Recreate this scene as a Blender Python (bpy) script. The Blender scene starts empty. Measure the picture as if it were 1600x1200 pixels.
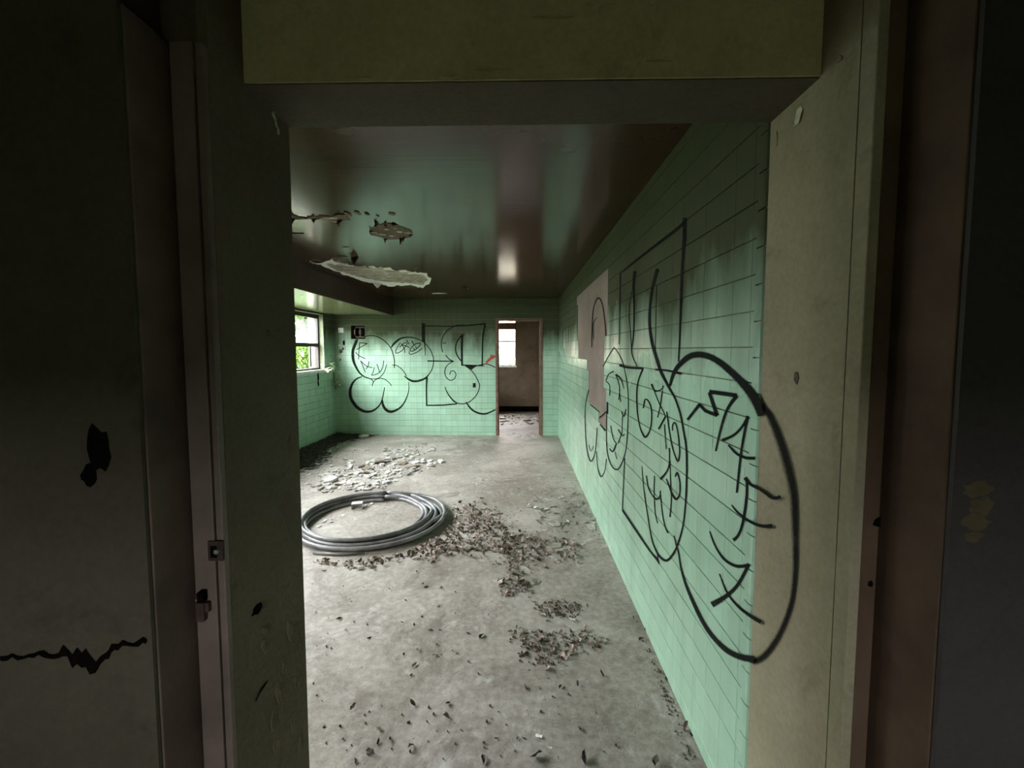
import bpy, bmesh, math, random
from mathutils import Vector, Matrix
random.seed(7)
R = math.radians

# ------------------------------------------------------------------ camera, world, light, exposure
F, CX, CY = 640.0, 800.0, 586.0          # focal length and principal point for a 1600 x 1200 frame
YAW, PITCH, CAMH = R(1.07), R(3.5), 1.5
sc = bpy.context.scene
COL = sc.collection
cam_d = bpy.data.cameras.new('camera'); cam = bpy.data.objects.new('camera', cam_d); COL.objects.link(cam)
cam.location = (0, 0, CAMH); cam.rotation_euler = (R(90) - PITCH, 0, YAW)
cam_d.sensor_width = 36; cam_d.lens = F / 1600 * 36; cam_d.shift_y = -(600 - CY) / 1600
cam_d.clip_start = 0.02; cam_d.clip_end = 200
sc.camera = cam
sc.view_settings.view_transform = 'Standard'; sc.view_settings.look = 'None'
sc.view_settings.gamma = 1; sc.view_settings.use_curve_mapping = False
sc.view_settings.exposure = 0.84
world = bpy.data.worlds.new('overcast_sky'); sc.world = world; world.use_nodes = True
bgn = world.node_tree.nodes['Background']
bgn.inputs[0].default_value = (0.93, 0.97, 1.0, 1); bgn.inputs[1].default_value = 38.0
sc.cycles.max_bounces = 10; sc.cycles.diffuse_bounces = 6; sc.cycles.glossy_bounces = 4
sc.cycles.sample_clamp_indirect = 12.0

# ------------------------------------------------------------------ dimensions of the place (metres)
XL, XR = -0.643, 0.683        # sides of the near doorway; the right room wall is flush with its right side
YN0, YN1 = 0.98, 1.165        # near wall, hall face and room face
YF = 7.12                     # back wall of the tiled room
XW = -3.24                    # left wall of the tiled room
ZC = 2.385                    # ceiling
ZL = 2.12                     # underside of the near lintel
XS, ZS = -2.20, 2.108         # edge and underside of the lowered soffit along the windows
Y2 = 9.93                     # far wall of the room beyond
PT = 0.1035                   # tile pitch
ZP = 1.508                    # height of one tile joint

# ------------------------------------------------------------------ helpers
fw = Vector((-math.sin(YAW) * math.cos(PITCH), math.cos(YAW) * math.cos(PITCH), -math.sin(PITCH)))
rt = Vector((math.cos(YAW), math.sin(YAW), 0)); upv = rt.cross(fw); C0 = Vector((0, 0, CAMH))
def on(x, y, ax, v):
    """Point of the photograph taken to the real surface it lies on (axis ax, coordinate v)."""
    d = fw + rt * ((x - CX) / F) - upv * ((y - CY) / F)
    return C0 + d * ((v - C0[ax]) / d[ax])
def proj(p):
    q = Vector(p) - C0; z = q.dot(fw)
    return (CX + F * q.dot(rt) / z, CY - F * q.dot(upv) / z, z)

def link(name, me, mat=None, parent=None, **props):
    o = bpy.data.objects.new(name, me); COL.objects.link(o)
    if mat is not None and me is not None and len(me.materials) == 0: me.materials.append(mat)
    if parent is not None: o.parent = parent
    for k, v in props.items(): o[k] = v
    return o
def mesh(name, verts, faces, smooth=False):
    me = bpy.data.meshes.new(name); me.from_pydata([tuple(v) for v in verts], [], faces); me.update()
    if smooth:
        for p in me.polygons: p.use_smooth = True
    return me
def bm_mesh(bm, name, smooth=False):
    bmesh.ops.recalc_face_normals(bm, faces=bm.faces)
    me = bpy.data.meshes.new(name); bm.to_mesh(me); bm.free()
    if smooth:
        for p in me.polygons: p.use_smooth = True
    return me
def bm_box(bm, a, b):
    x0, y0, z0 = a; x1, y1, z1 = b
    v = [bm.verts.new(p) for p in ((x0,y0,z0),(x1,y0,z0),(x1,y1,z0),(x0,y1,z0),(x0,y0,z1),(x1,y0,z1),(x1,y1,z1),(x0,y1,z1))]
    for f in ((0,3,2,1),(4,5,6,7),(0,1,5,4),(1,2,6,5),(2,3,7,6),(3,0,4,7)): bm.faces.new([v[i] for i in f])
    return v
def box(name, a, b, mat, parent=None, bevel=0.0, **props):
    bm = bmesh.new(); bm_box(bm, a, b)
    if bevel: bmesh.ops.bevel(bm, geom=bm.edges[:], offset=bevel, segments=2, affect='EDGES', profile=0.5)
    return link(name, bm_mesh(bm, name), mat, parent, **props)
def prism(name, foot, z0, z1, mat, parent=None, bevel=0.0, **props):
    bm = bmesh.new()
    vs = [bm.verts.new((x, y, z0)) for x, y in foot]; f = bm.faces.new(vs)
    g = bmesh.ops.extrude_face_region(bm, geom=[f])
    bmesh.ops.translate(bm, vec=(0, 0, z1 - z0), verts=[e for e in g['geom'] if isinstance(e, bmesh.types.BMVert)])
    if bevel: bmesh.ops.bevel(bm, geom=[e for e in bm.edges if abs(e.verts[0].co.z - e.verts[1].co.z) > .1], offset=bevel, segments=2, affect='EDGES')
    return link(name, bm_mesh(bm, name), mat, parent, **props)
def panel_wall(name, axis, c0, c1, u0, u1, z0, z1, holes, mat, parent=None, **props):
    """A wall slab between c0 and c1 on `axis`, u0..u1 along the other horizontal axis, with rectangular holes (ua,ub,za,zb)."""
    us = sorted({u0, u1, *[h[0] for h in holes], *[h[1] for h in holes]}); us = [u for u in us if u0 <= u <= u1]
    zs = sorted({z0, z1, *[h[2] for h in holes], *[h[3] for h in holes]}); zs = [z for z in zs if z0 <= z <= z1]
    bm = bmesh.new(); vd = {}
    def V(u, c, z):
        k = (round(u, 4), round(c, 4), round(z, 4))
        if k not in vd: vd[k] = bm.verts.new((c, u, z) if axis == 'x' else (u, c, z))
        return vd[k]
    def solid(i, j):
        if i < 0 or j < 0 or i >= len(us) - 1 or j >= len(zs) - 1: return False
        um, zm = (us[i] + us[i+1]) / 2, (zs[j] + zs[j+1]) / 2
        return not any(h[0] < um < h[1] and h[2] < zm < h[3] for h in holes)
    for i in range(len(us) - 1):
        for j in range(len(zs) - 1):
            if not solid(i, j): continue
            a, b, p, q = us[i], us[i+1], zs[j], zs[j+1]
            for c in (c0, c1): bm.faces.new([V(a,c,p), V(b,c,p), V(b,c,q), V(a,c,q)])
            if not solid(i-1, j): bm.faces.new([V(a,c0,p), V(a,c1,p), V(a,c1,q), V(a,c0,q)])
            if not solid(i+1, j): bm.faces.new([V(b,c0,p), V(b,c1,p), V(b,c1,q), V(b,c0,q)])
            if not solid(i, j-1): bm.faces.new([V(a,c0,p), V(b,c0,p), V(b,c1,p), V(a,c1,p)])
            if not solid(i, j+1): bm.faces.new([V(a,c0,q), V(b,c0,q), V(b,c1,q), V(a,c1,q)])
    return link(name, bm_mesh(bm, name), mat, parent, **props)
def empty(name, loc=(0, 0, 0), **props):
    o = bpy.data.objects.new(name, None); COL.objects.link(o); o.location = loc; o.empty_display_size = .1
    for k, v in props.items(): o[k] = v
    return o
def tube(bm, pts, rad, seg=8, cap=True):
    pts = [Vector(p) for p in pts]; n = len(pts); rings = []
    ref = Vector((0, 0, 1))
    for i, p in enumerate(pts):
        t = (pts[min(i+1, n-1)] - pts[max(i-1, 0)]).normalized()
        r0 = ref if abs(t.dot(ref)) < .95 else Vector((1, 0, 0))
        a = t.cross(r0).normalized(); b = a.cross(t)
        rr = rad[i] if isinstance(rad, (list, tuple)) else rad
        rings.append([bm.verts.new(p + (a * math.cos(2*math.pi*k/seg) + b * math.sin(2*math.pi*k/seg)) * rr) for k in range(seg)])
    for i in range(n - 1):
        for k in range(seg):
            bm.faces.new([rings[i][k], rings[i][(k+1) % seg], rings[i+1][(k+1) % seg], rings[i+1][k]])
    if cap: bm.faces.new(rings[0][::-1]); bm.faces.new(rings[-1])

# ------------------------------------------------------------------ materials
class NT:
    def __init__(s, name):
        s.m = bpy.data.materials.new(name); s.m.use_nodes = True; s.t = s.m.node_tree
        s.b = s.t.nodes['Principled BSDF']; s.out = s.t.nodes['Material Output']
    def n(s, typ, ins=None, **kw):
        nd = s.t.nodes.new(typ)
        for k, v in kw.items(): setattr(nd, k, v)
        for k, v in (ins or {}).items():
            if isinstance(v, bpy.types.NodeSocket): s.t.links.new(v, nd.inputs[k])
            else: nd.inputs[k].default_value = v
        return nd
    def l(s, a, b): s.t.links.new(a, b)
    def pos(s): return s.n('ShaderNodeNewGeometry').outputs['Position']
    def noise(s, scale, detail=4, rough=.6, vec=None, dist=0):
        return s.n('ShaderNodeTexNoise', {'Vector': vec if vec is not None else s.pos(), 'Scale': scale, 'Detail': detail, 'Roughness': rough, 'Distortion': dist}).outputs['Fac']
    def ramp(s, fac, stops):
        r = s.n('ShaderNodeValToRGB', {'Fac': fac}); e = r.color_ramp.elements
        while len(e) < len(stops): e.new(.5)
        for i, (p, c) in enumerate(stops):
            e[i].position = p; e[i].color = (c[0], c[1], c[2], 1) if not isinstance(c, (int, float)) else (c, c, c, 1)
        return r.outputs['Color']
    def mix(s, fac, a, b, mode='MIX'):
        nd = s.n('ShaderNodeMix', data_type='RGBA', blend_type=mode)
        for i, v in ((0, fac), (6, a), (7, b)):
            if isinstance(v, bpy.types.NodeSocket): s.l(v, nd.inputs[i])
            else: nd.inputs[i].default_value = v if i == 0 or len(v) == 4 else (*v, 1)
        return nd.outputs[2]
    def math(s, op, a, b=0.0, clamp=False):
        nd = s.n('ShaderNodeMath', operation=op, use_clamp=clamp)
        for i, v in ((0, a), (1, b)):
            if isinstance(v, bpy.types.NodeSocket): s.l(v, nd.inputs[i])
            else: nd.inputs[i].default_value = v
        return nd.outputs[0]
    def scaled(s, sx, sy, sz): return s.n('ShaderNodeMapping', {'Vector': s.pos(), 'Scale': (sx, sy, sz)}).outputs[0]
    def bump(s, h, strength=.3, dist=.01):
        b = s.n('ShaderNodeBump', {'Height': h, 'Strength': strength, 'Distance': dist}); s.l(b.outputs[0], s.b.inputs['Normal'])
    def set(s, col=None, rough=None, metal=None, spec=None):
        for k, v in (('Base Color', col), ('Roughness', rough), ('Metallic', metal), ('Specular IOR Level', spec)):
            if v is None: continue
            if isinstance(v, bpy.types.NodeSocket): s.l(v, s.b.inputs[k])
            else: s.b.inputs[k].default_value = (*v, 1) if k == 'Base Color' else v
        return s.m

def plain(name, col, rough=.7, metal=0, var=.25, scale=20, bump=.15, spec=None):
    t = NT(name); nz = t.noise(scale, 5)
    c = t.ramp(nz, [(.3, [v * (1 - var) for v in col]), (.7, [min(1, v * (1 + var)) for v in col])])
    if bump: t.bump(t.noise(scale * 3, 4), bump, .004)
    return t.set(c, rough, metal, spec)

def tile_mat(name, base):
    t = NT(name); p = t.pos()
    cell = t.n('ShaderNodeVectorMath', {0: t.n('ShaderNodeVectorMath', {0: p, 1: (.05, .05, ZP)}, operation='SUBTRACT').outputs[0], 1: (PT, PT, PT)}, operation='DIVIDE')
    fl = t.n('ShaderNodeVectorMath', {0: cell.outputs[0]}, operation='FLOOR')
    rnd = t.n('ShaderNodeTexWhiteNoise', {'Vector': fl.outputs[0]}).outputs['Value']
    c = t.ramp(rnd, [(0, [v * .93 for v in base]), (1, [v * 1.05 for v in base])])
    # long grimy runs and a blotchy film of dirt
    runs = t.ramp(t.noise(1.0, 5, .65, t.scaled(9, 9, .9)), [(.5, 0), (.78, 1)])
    film = t.ramp(t.noise(1.7, 5, .6), [(.42, 0), (.8, 1)])
    c = t.mix(t.math('MULTIPLY', runs, .30), c, (.17, .19, .11))
    c = t.mix(t.math('MULTIPLY', film, .22), c, (.19, .25, .15))
    # shade towards the ceiling painted in, with some sooty grime, ragged lower rim
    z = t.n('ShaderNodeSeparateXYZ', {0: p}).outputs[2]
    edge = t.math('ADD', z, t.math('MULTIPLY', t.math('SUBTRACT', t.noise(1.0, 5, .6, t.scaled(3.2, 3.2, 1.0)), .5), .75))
    soot_shade = t.ramp(t.math('SUBTRACT', edge, 1.2), [(.16, 0), (.62, 1)])
    c = t.mix(t.math('MULTIPLY', soot_shade, .93), c, (.050, .050, .024))
    r = t.math('ADD', .13, t.math('ADD', t.math('MULTIPLY', t.noise(3, 1), .14), t.math('ADD', t.math('MULTIPLY', soot_shade, .65), t.math('MULTIPLY', film, .06))))
    t.bump(t.noise(11, 3), .025, .006)
    t.set(c, r); t.l(t.math('SUBTRACT', .38, t.math('MULTIPLY', soot_shade, .35)), t.b.inputs['Specular IOR Level'])
    return t.m

M = {}
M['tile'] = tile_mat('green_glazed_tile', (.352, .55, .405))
M['grout'] = plain('dirty_grout', (.19, .20, .135), .9, scale=30)
M['grout_pale'] = plain('pale_mortar', (.62, .60, .50), .9, scale=40)

def mk_floor():
    t = NT('worn_concrete')
    c = t.ramp(t.noise(1.3, 10, .7, dist=.5), [(.38, (.19, .158, .122)), (.5, (.315, .277, .232)), (.62, (.46, .42, .368))])
    c = t.mix(.38, c, t.ramp(t.noise(30, 9, .78), [(.38, (.11, .10, .085)), (.5, (.30, .277, .248)), (.62, (.54, .51, .475))]))
    chalk = t.ramp(t.noise(2.9, 10, .8, dist=.9), [(.53, 0), (.60, 1)])
    c = t.mix(t.math('MULTIPLY', t.math('MULTIPLY', chalk, t.ramp(t.noise(14, 6, .7), [(.4, 0), (.6, 1)])), .55), c, (.66, .63, .59))
    dirt = t.ramp(t.noise(1.5, 10, .78, dist=1.2), [(.52, 0), (.63, 1)])
    c = t.mix(t.math('MULTIPLY', dirt, .6), c, (.125, .10, .075))
    specks = t.ramp(t.noise(60, 4, .65), [(.63, 0), (.68, 1)])
    c = t.mix(t.math('MULTIPLY', specks, .8), c, (.06, .045, .035))
    t.bump(t.noise(46, 8, .72), .35, .004)
    return t.set(c, t.math('ADD', .38, t.math('MULTIPLY', t.noise(4, 6, .7), .42)))
M['floor'] = mk_floor()
def mk_ceiling(name, a, b, rough):
    t = NT(name)
    c = t.ramp(t.noise(1.8, 6, .6), [(.3, a), (.7, b)])
    t.bump(t.noise(1.0, 4, .55, t.scaled(1.2, 16, 1)), .05, .01)
    t.set(c, t.math('ADD', rough, t.math('MULTIPLY', t.noise(2.5, 2), .08)))
    t.b.inputs['Specular IOR Level'].default_value = .36
    return t.m
M['ceiling'] = mk_ceiling('brown_gloss_paint', (.040, .021, .012), (.070, .040, .023), .11)
M['soffit'] = mk_ceiling('window_lit_gloss_paint', (.17, .17, .10), (.30, .30, .19), .14)  # window reflection on the underside painted in as a lighter olive base
M['beam'] = plain('dark_brown_paint', (.045, .026, .016), .5, scale=6)
def mk_plaster(name, a, b, dark, bump=.4):
    t = NT(name)
    c = t.ramp(t.noise(2.6, 7, .65), [(.3, a), (.7, b)])
    st = t.ramp(t.noise(5.5, 8, .72, dist=.8), [(.55, 0), (.72, 1)])
    c = t.mix(t.math('MULTIPLY', st, .6), c, dark)
    c = t.mix(.2, c, t.ramp(t.noise(70, 3), [(.3, dark), (.7, b)]))
    h = t.math('ADD', t.noise(9, 7, .6), t.math('MULTIPLY', t.noise(60, 4), .25))
    t.bump(h, bump, .012)
    return t.set(c, .8, None, .2)
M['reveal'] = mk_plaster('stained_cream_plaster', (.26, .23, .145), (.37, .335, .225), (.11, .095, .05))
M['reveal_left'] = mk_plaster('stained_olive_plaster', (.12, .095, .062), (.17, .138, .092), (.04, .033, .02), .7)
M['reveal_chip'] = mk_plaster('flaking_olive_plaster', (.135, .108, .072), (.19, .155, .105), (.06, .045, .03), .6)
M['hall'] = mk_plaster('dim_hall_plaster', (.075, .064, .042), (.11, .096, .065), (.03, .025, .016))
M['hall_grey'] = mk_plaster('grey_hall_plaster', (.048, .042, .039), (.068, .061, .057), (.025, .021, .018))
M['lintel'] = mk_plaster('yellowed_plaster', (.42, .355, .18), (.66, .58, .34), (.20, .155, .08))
M['wood'] = plain('brown_painted_wood', (.155, .115, .088), .6, scale=5, var=.35)
M['wood_dark'] = plain('dark_brown_wood', (.098, .063, .040), .75, scale=5, var=.35, spec=.15)
M['wood_mid'] = plain('faded_brown_wood', (.15, .108, .082), .75, scale=5, var=.35, spec=.2)
M['rust_wood'] = plain('red_brown_frame_paint', (.16, .085, .055), .55, scale=12, var=.4)
M['patch'] = mk_plaster('bare_pink_plaster', (.19, .152, .125), (.275, .225, .19), (.12, .09, .07), .35)
M['brown_wall'] = mk_plaster('brown_stained_plaster', (.15, .11, .075), (.27, .21, .15), (.07, .05, .033))
M['metal'] = plain('dark_window_steel', (.035, .028, .024), .5, .2, scale=15)
M['rust'] = plain('rusty_steel', (.055, .032, .023), .8, .2, scale=25, var=.5)
M['galv'] = plain('dull_galvanised_steel', (.42, .42, .40), .45, .6, scale=30)
M['plate'] = plain('stained_box_plate', (.085, .068, .05), .7, .2, scale=30, var=.5)
M['black'] = plain('void_shade_black', (.006, .005, .004), 1.0, spec=0.0)  # near-black: shade inside holes and gaps painted on; also the black parts
M['white_frame'] = plain('white_sill_paint', (.66, .66, .62), .6)
M['pipe'] = plain('dusty_grey_polythene', (.165, .16, .16), .36, scale=9, var=.5, bump=.05)
def mk_peel():
    t = NT('exposed_ceiling_board')
    c = t.ramp(t.noise(1.0, 7, .7, t.scaled(2.2, 24, 1)), [(.34, (.13, .09, .06)), (.48, (.27, .215, .165)), (.64, (.44, .38, .32))])
    c = t.mix(t.math('MULTIPLY', t.ramp(t.noise(14, 6), [(.52, 0), (.62, 1)]), .5), c, (.62, .59, .54))
    t.bump(t.noise(18, 7), .6, .01)
    return t.set(c, .85)
M['peel'] = mk_peel()
M['peel_white'] = plain('white_torn_edge', (.78, .76, .72), .8, scale=30, var=.15)
M['brown_torn'] = plain('torn_brown_board', (.10, .075, .05), .9, scale=30, var=.5)
M['purple_flake'] = plain('dark_maroon_flake', (.035, .015, .018), .5)
M['ground'] = plain('mossy_ground', (.07, .10, .035), .95, scale=3, var=.5)
M['bark'] = plain('grey_bark', (.10, .085, .065), .9, scale=12)
M['outer'] = plain('pale_stucco', (.55, .53, .48), .9)

def ramp_rand(name, stops, rough=.8, scale=40, trans=0):
    t = NT(name)
    g = t.n('ShaderNodeNewGeometry').outputs['Random Per Island']; o = t.n('ShaderNodeObjectInfo').outputs['Random']
    f = t.math('FRACT', t.math('ADD', g, o))
    c = t.ramp(f, stops)
    c = t.mix(.3, c, t.ramp(t.noise(scale, 4), [(.3, [v * .5 for v in stops[0][1]]), (.7, stops[-1][1])]))
    t.set(c, rough)
    if trans: t.b.inputs['Transmission Weight'].default_value = 0
    return t.m
M['leaf'] = ramp_rand('dry_leaf', [(0, (.035, .023, .017)), (.35, (.12, .082, .06)), (.7, (.27, .20, .155)), (1, (.50, .41, .34))])
M['plaster_bit'] = ramp_rand('fallen_plaster', [(0, (.20, .18, .155)), (.35, (.42, .395, .36)), (1, (.74, .72, .69))])
M['board_bit'] = ramp_rand('fallen_brown_board', [(0, (.17, .115, .07)), (1, (.36, .29, .22))])
M['shard'] = ramp_rand('grey_green_paint_shard', [(0, (.15, .145, .115)), (.6, (.28, .27, .215)), (1, (.58, .55, .47))], .4)
M['dirt'] = ramp_rand('dirt_crumbs', [(0, (.03, .022, .016)), (1, (.11, .08, .06))])
def mk_green():
    t = NT('green_foliage')
    g = t.n('ShaderNodeNewGeometry').outputs['Random Per Island']
    c = t.ramp(g, [(0, (.012, .032, .006)), (.55, (.035, .07, .014)), (1, (.10, .15, .035))])
    d = t.n('ShaderNodeBsdfDiffuse', {'Color': c}); tr = t.n('ShaderNodeBsdfTranslucent', {'Color': c})
    mx = t.n('ShaderNodeMixShader', {0: .35}); t.l(d.outputs[0], mx.inputs[1]); t.l(tr.outputs[0], mx.inputs[2]); t.l(mx.outputs[0], t.out.inputs[0])
    return t.m
M['green'] = mk_green()
def mk_glass(name, col, rough, opacity):
    t = NT(name)
    tr = t.n('ShaderNodeBsdfTransparent', {'Color': (*col, 1)}); gl = t.n('ShaderNodeBsdfGlossy', {'Roughness': rough})
    df = t.n('ShaderNodeBsdfTranslucent', {'Color': (.8, .8, .78, 1)})
    m0 = t.n('ShaderNodeMixShader', {0: .06}); t.l(tr.outputs[0], m0.inputs[1]); t.l(gl.outputs[0], m0.inputs[2])
    dirt = t.math('MULTIPLY', t.ramp(t.noise(5, 5), [(.35, .3), (.7, 1.0)]), opacity)
    m1 = t.n('ShaderNodeMixShader', {0: dirt}); t.l(m0.outputs[0], m1.inputs[1]); t.l(df.outputs[0], m1.inputs[2]); t.l(m1.outputs[0], t.out.inputs[0])
    return t.m
M['glass'] = mk_glass('dusty_window_glass', (.92, .95, .93), .05, .05)
M['glass_haze'] = mk_glass('hazy_louvre_glass', (.93, .90, .88), .2, .12)
def mk_paint(name, col, soft):
    t = NT(name); uv = t.n('ShaderNodeUVMap').outputs[0]
    u = t.n('ShaderNodeSeparateXYZ', {0: uv}).outputs[0]
    a = t.math('ABSOLUTE', t.math('SUBTRACT', t.math('MULTIPLY', u, 2.0), 1.0))
    a = t.math('ADD', a, t.math('MULTIPLY', t.math('SUBTRACT', t.noise(160, 3), .5), .45))
    al = t.n('ShaderNodeMapRange', {'Value': a, 'From Min': soft, 'From Max': 1.0, 'To Min': 1.0, 'To Max': 0.0}); al.clamp = True
    al = t.math('MULTIPLY', al.outputs[0], t.ramp(t.noise(9, 4), [(.25, .82), (.5, 1.0)]))
    t.set(col, .95, None, .08); t.l(al, t.b.inputs['Alpha'])
    return t.m
M['spray'] = mk_paint('black_spray_paint', (.012, .014, .012), .62)
M['spray_soft'] = mk_paint('black_spray_paint_mist', (.016, .016, .014), .25)
M['spray_red'] = mk_paint('red_spray_paint', (.42, .09, .05), .6)

# ------------------------------------------------------------------ the setting: slabs and walls
ST = dict(kind='structure')
W1 = (4.95, 6.72, 1.18, 2.075)     # window seen at the far left; the next two are hidden by the doorway
W2 = (2.85, 4.55, 1.18, 2.075)
W3 = (1.50, 2.45, 1.18, 2.075)
floor = box('floor', (-3.5, -3.2, -.12), (2.4, Y2 + .2, 0), M['floor'], label='worn grey concrete floor strewn with leaves and plaster', category='floor', **ST)
ceiling = box('ceiling', (XW - .3, YN0, ZC), (XR + .5, Y2 + .2, ZC + .2), M['ceiling'], label='glossy dark brown ceiling with peeling patches', category='ceiling', **ST)
soffit = box('trim_1', (XW, YN1, ZS), (XS, YF, ZC + .01), M['soffit'], label='lowered ceiling strip along the left window wall', category='soffit', **ST)
box('side_face', (XS, YN1, ZS - .008), (XS + .02, YF, ZC), M['beam'], soffit)
wl = panel_wall('wall_left', 'x', XW - .25, XW, YN1 - .2, YF + .2, -.1, ZC + .15, [W1, W2, W3], M['grout'], label='green tiled left wall with the steel windows', category='wall', **ST)
DOORB = (-.388, .369, -.2, 2.018)
PANELBOX = (-2.94, -2.69, 1.69, 1.93)
wb = panel_wall('wall_back', 'y', YF, YF + .16, XW - .2, XR + .4, -.1, ZC + .15, [DOORB, PANELBOX], M['grout'], label='green tiled back wall with bubble letter graffiti', category='wall', **ST)
wr = panel_wall('wall_right', 'x', XR, XR + .25, YN0, YF + .16, -.1, ZC + .15, [], M['grout'], label='long green tiled right wall with graffiti', category='wall', **ST)
wf = panel_wall('wall_front', 'y', YN0, YN1, -3.5, 2.4, -.1, 2.75, [(XL, XR, -.2, ZL)], M['lintel'], label='thick near wall with the wide doorway and yellowed lintel', category='wall', **ST)
# plaster linings of the doorway reveals
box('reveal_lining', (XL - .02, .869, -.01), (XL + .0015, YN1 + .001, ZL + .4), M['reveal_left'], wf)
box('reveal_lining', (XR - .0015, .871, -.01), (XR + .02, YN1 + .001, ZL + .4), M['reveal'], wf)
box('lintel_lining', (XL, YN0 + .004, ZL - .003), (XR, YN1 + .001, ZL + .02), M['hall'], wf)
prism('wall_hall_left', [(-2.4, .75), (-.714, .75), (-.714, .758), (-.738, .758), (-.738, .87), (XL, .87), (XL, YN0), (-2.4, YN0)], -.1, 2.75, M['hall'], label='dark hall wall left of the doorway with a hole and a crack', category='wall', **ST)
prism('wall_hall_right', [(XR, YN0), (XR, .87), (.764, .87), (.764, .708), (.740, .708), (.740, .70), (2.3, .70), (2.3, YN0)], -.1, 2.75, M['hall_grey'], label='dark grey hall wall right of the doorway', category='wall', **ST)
# the hall the photograph is taken from: closed, with an unseen opening added at its end to light the near doorway
HALL_LIGHT_OPENING = (-.28, .32, .75, 1.25)
panel_wall('wall_hall_back', 'y', -3.2, -3.0, -2.4, 2.3, -.1, 2.75, [HALL_LIGHT_OPENING], M['hall'], label='hall wall behind the camera with a small opening added for light', category='wall', **ST)
box('wall_hall_side_left', (-2.6, -3.2, -.1), (-2.4, YN0, 2.75), M['hall'], label='hall side wall at the left', category='wall', **ST)
box('wall_hall_side_right', (2.3, -3.2, -.1), (2.5, YN0, 2.75), M['hall_grey'], label='hall side wall at the right', category='wall', **ST)
box('ceiling_hall', (-2.6, -3.2, 2.75), (2.5, YN0 + .2, 2.9), M['hall'], label='dark hall ceiling', category='ceiling', **ST)
# the room beyond the back doorway
W4 = (-1.15, -.093, 1.11, 2.235)
W5 = (8.3, 9.1, 1.3, 2.0)
panel_wall('wall_beyond', 'y', Y2, Y2 + .2, -2.2, 1.6, -.1, ZC + .15, [W4], M['brown_wall'], label='brown stained wall of the room beyond the doorway', category='wall', **ST)
panel_wall('wall_beyond_left', 'x', -2.2, -2.0, YF + .16, Y2, -.1, ZC + .15, [W5], M['brown_wall'], label='left wall of the room beyond the doorway', category='wall', **ST)
box('wall_beyond_right', (.95, YF + .16, -.1), (1.1, Y2, ZC + .15), M['brown_wall'], label='right wall of the room beyond the doorway', category='wall', **ST)
box('baseboard_1', (-2.0, Y2 - .015, 0), (.95, Y2, .13), M['black'], label='black skirting at the foot of the brown wall beyond', category='skirting', **ST)
box('ground', (-40, -30, -.5), (30, 40, -.3), M['ground'], label='mossy ground outside the building', category='ground', **ST)

# light portals in the openings through which the sky shines in (they only guide the sky's own light)
def portal(name, loc, rot, sx, sy):
    d = bpy.data.lights.new(name, 'AREA'); d.shape = 'RECTANGLE'; d.size = sx; d.size_y = sy; d.cycles.is_portal = True
    o = bpy.data.objects.new(name, d); COL.objects.link(o); o.location = loc; o.rotation_euler = rot
for w in (W1, W2, W3): portal('sky_portal', (XW - .26, (w[0]+w[1])/2, (w[2]+w[3])/2), (0, R(-90), 0), w[3]-w[2], w[1]-w[0])
portal('sky_portal', ((W4[0]+W4[1])/2, Y2 + .21, (W4[2]+W4[3])/2), (R(-90), 0, 0), W4[1]-W4[0], W4[3]-W4[2])
portal('sky_portal', (-2.21, (W5[0]+W5[1])/2, (W5[2]+W5[3])/2), (0, R(-90), 0), W5[3]-W5[2], W5[1]-W5[0])
portal('sky_portal', (0, -3.21, (HALL_LIGHT_OPENING[2]+HALL_LIGHT_OPENING[3])/2), (R(90), 0, 0), HALL_LIGHT_OPENING[1]-HALL_LIGHT_OPENING[0], HALL_LIGHT_OPENING[3]-HALL_LIGHT_OPENING[2])

# ------------------------------------------------------------------ tiles
GU, GV = .0009, .0038      # joint widths
TT = .008                  # tile thickness
def tile_verts(w, h, t=TT, b=.0009):
    x, y = w/2, h/2; bu = .0003
    v = [(-x,-y,0),(x,-y,0),(x,y,0),(-x,y,0),(-x,-y,t-b),(x,-y,t-b),(x,y,t-b),(-x,y,t-b),(-x+bu,-y+b,t),(x-bu,-y+b,t),(x-bu,y-b,t),(-x+bu,y-b,t)]
    f = [(0,1,5,4),(1,2,6,5),(2,3,7,6),(3,0,4,7),(4,5,9,8),(5,6,10,9),(6,7,11,10),(7,4,8,11),(8,9,10,11)]
    return v, f
tile_cache = {}
def tile_mesh(w, h):
    k = (round(w, 3), round(h, 3))
    if k not in tile_cache:
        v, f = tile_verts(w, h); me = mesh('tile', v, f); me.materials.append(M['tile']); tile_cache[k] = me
    return tile_cache[k]
def subtract(rects, hole):
    out = []
    for (a, b, p, q) in rects:
        ha, hb, hp, hq = hole
        if hb <= a or ha >= b or hq <= p or hp >= q: out.append((a, b, p, q)); continue
        if ha > a: out.append((a, ha, p, q))
        if hb < b: out.append((hb, b, p, q))
        m0, m1 = max(a, ha), min(b, hb)
        if hp > p: out.append((m0, m1, p, hp))
        if hq < q: out.append((m0, m1, hq, q))
    return out
def inside(poly, x, y):
    c = False; n = len(poly)
    for i in range(n):
        x0, y0 = poly[i]; x1, y1 = poly[(i+1) % n]
        if (y0 > y) != (y1 > y) and x < (x1-x0)*(y-y0)/(y1-y0)+x0: c = not c
    return c
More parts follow.
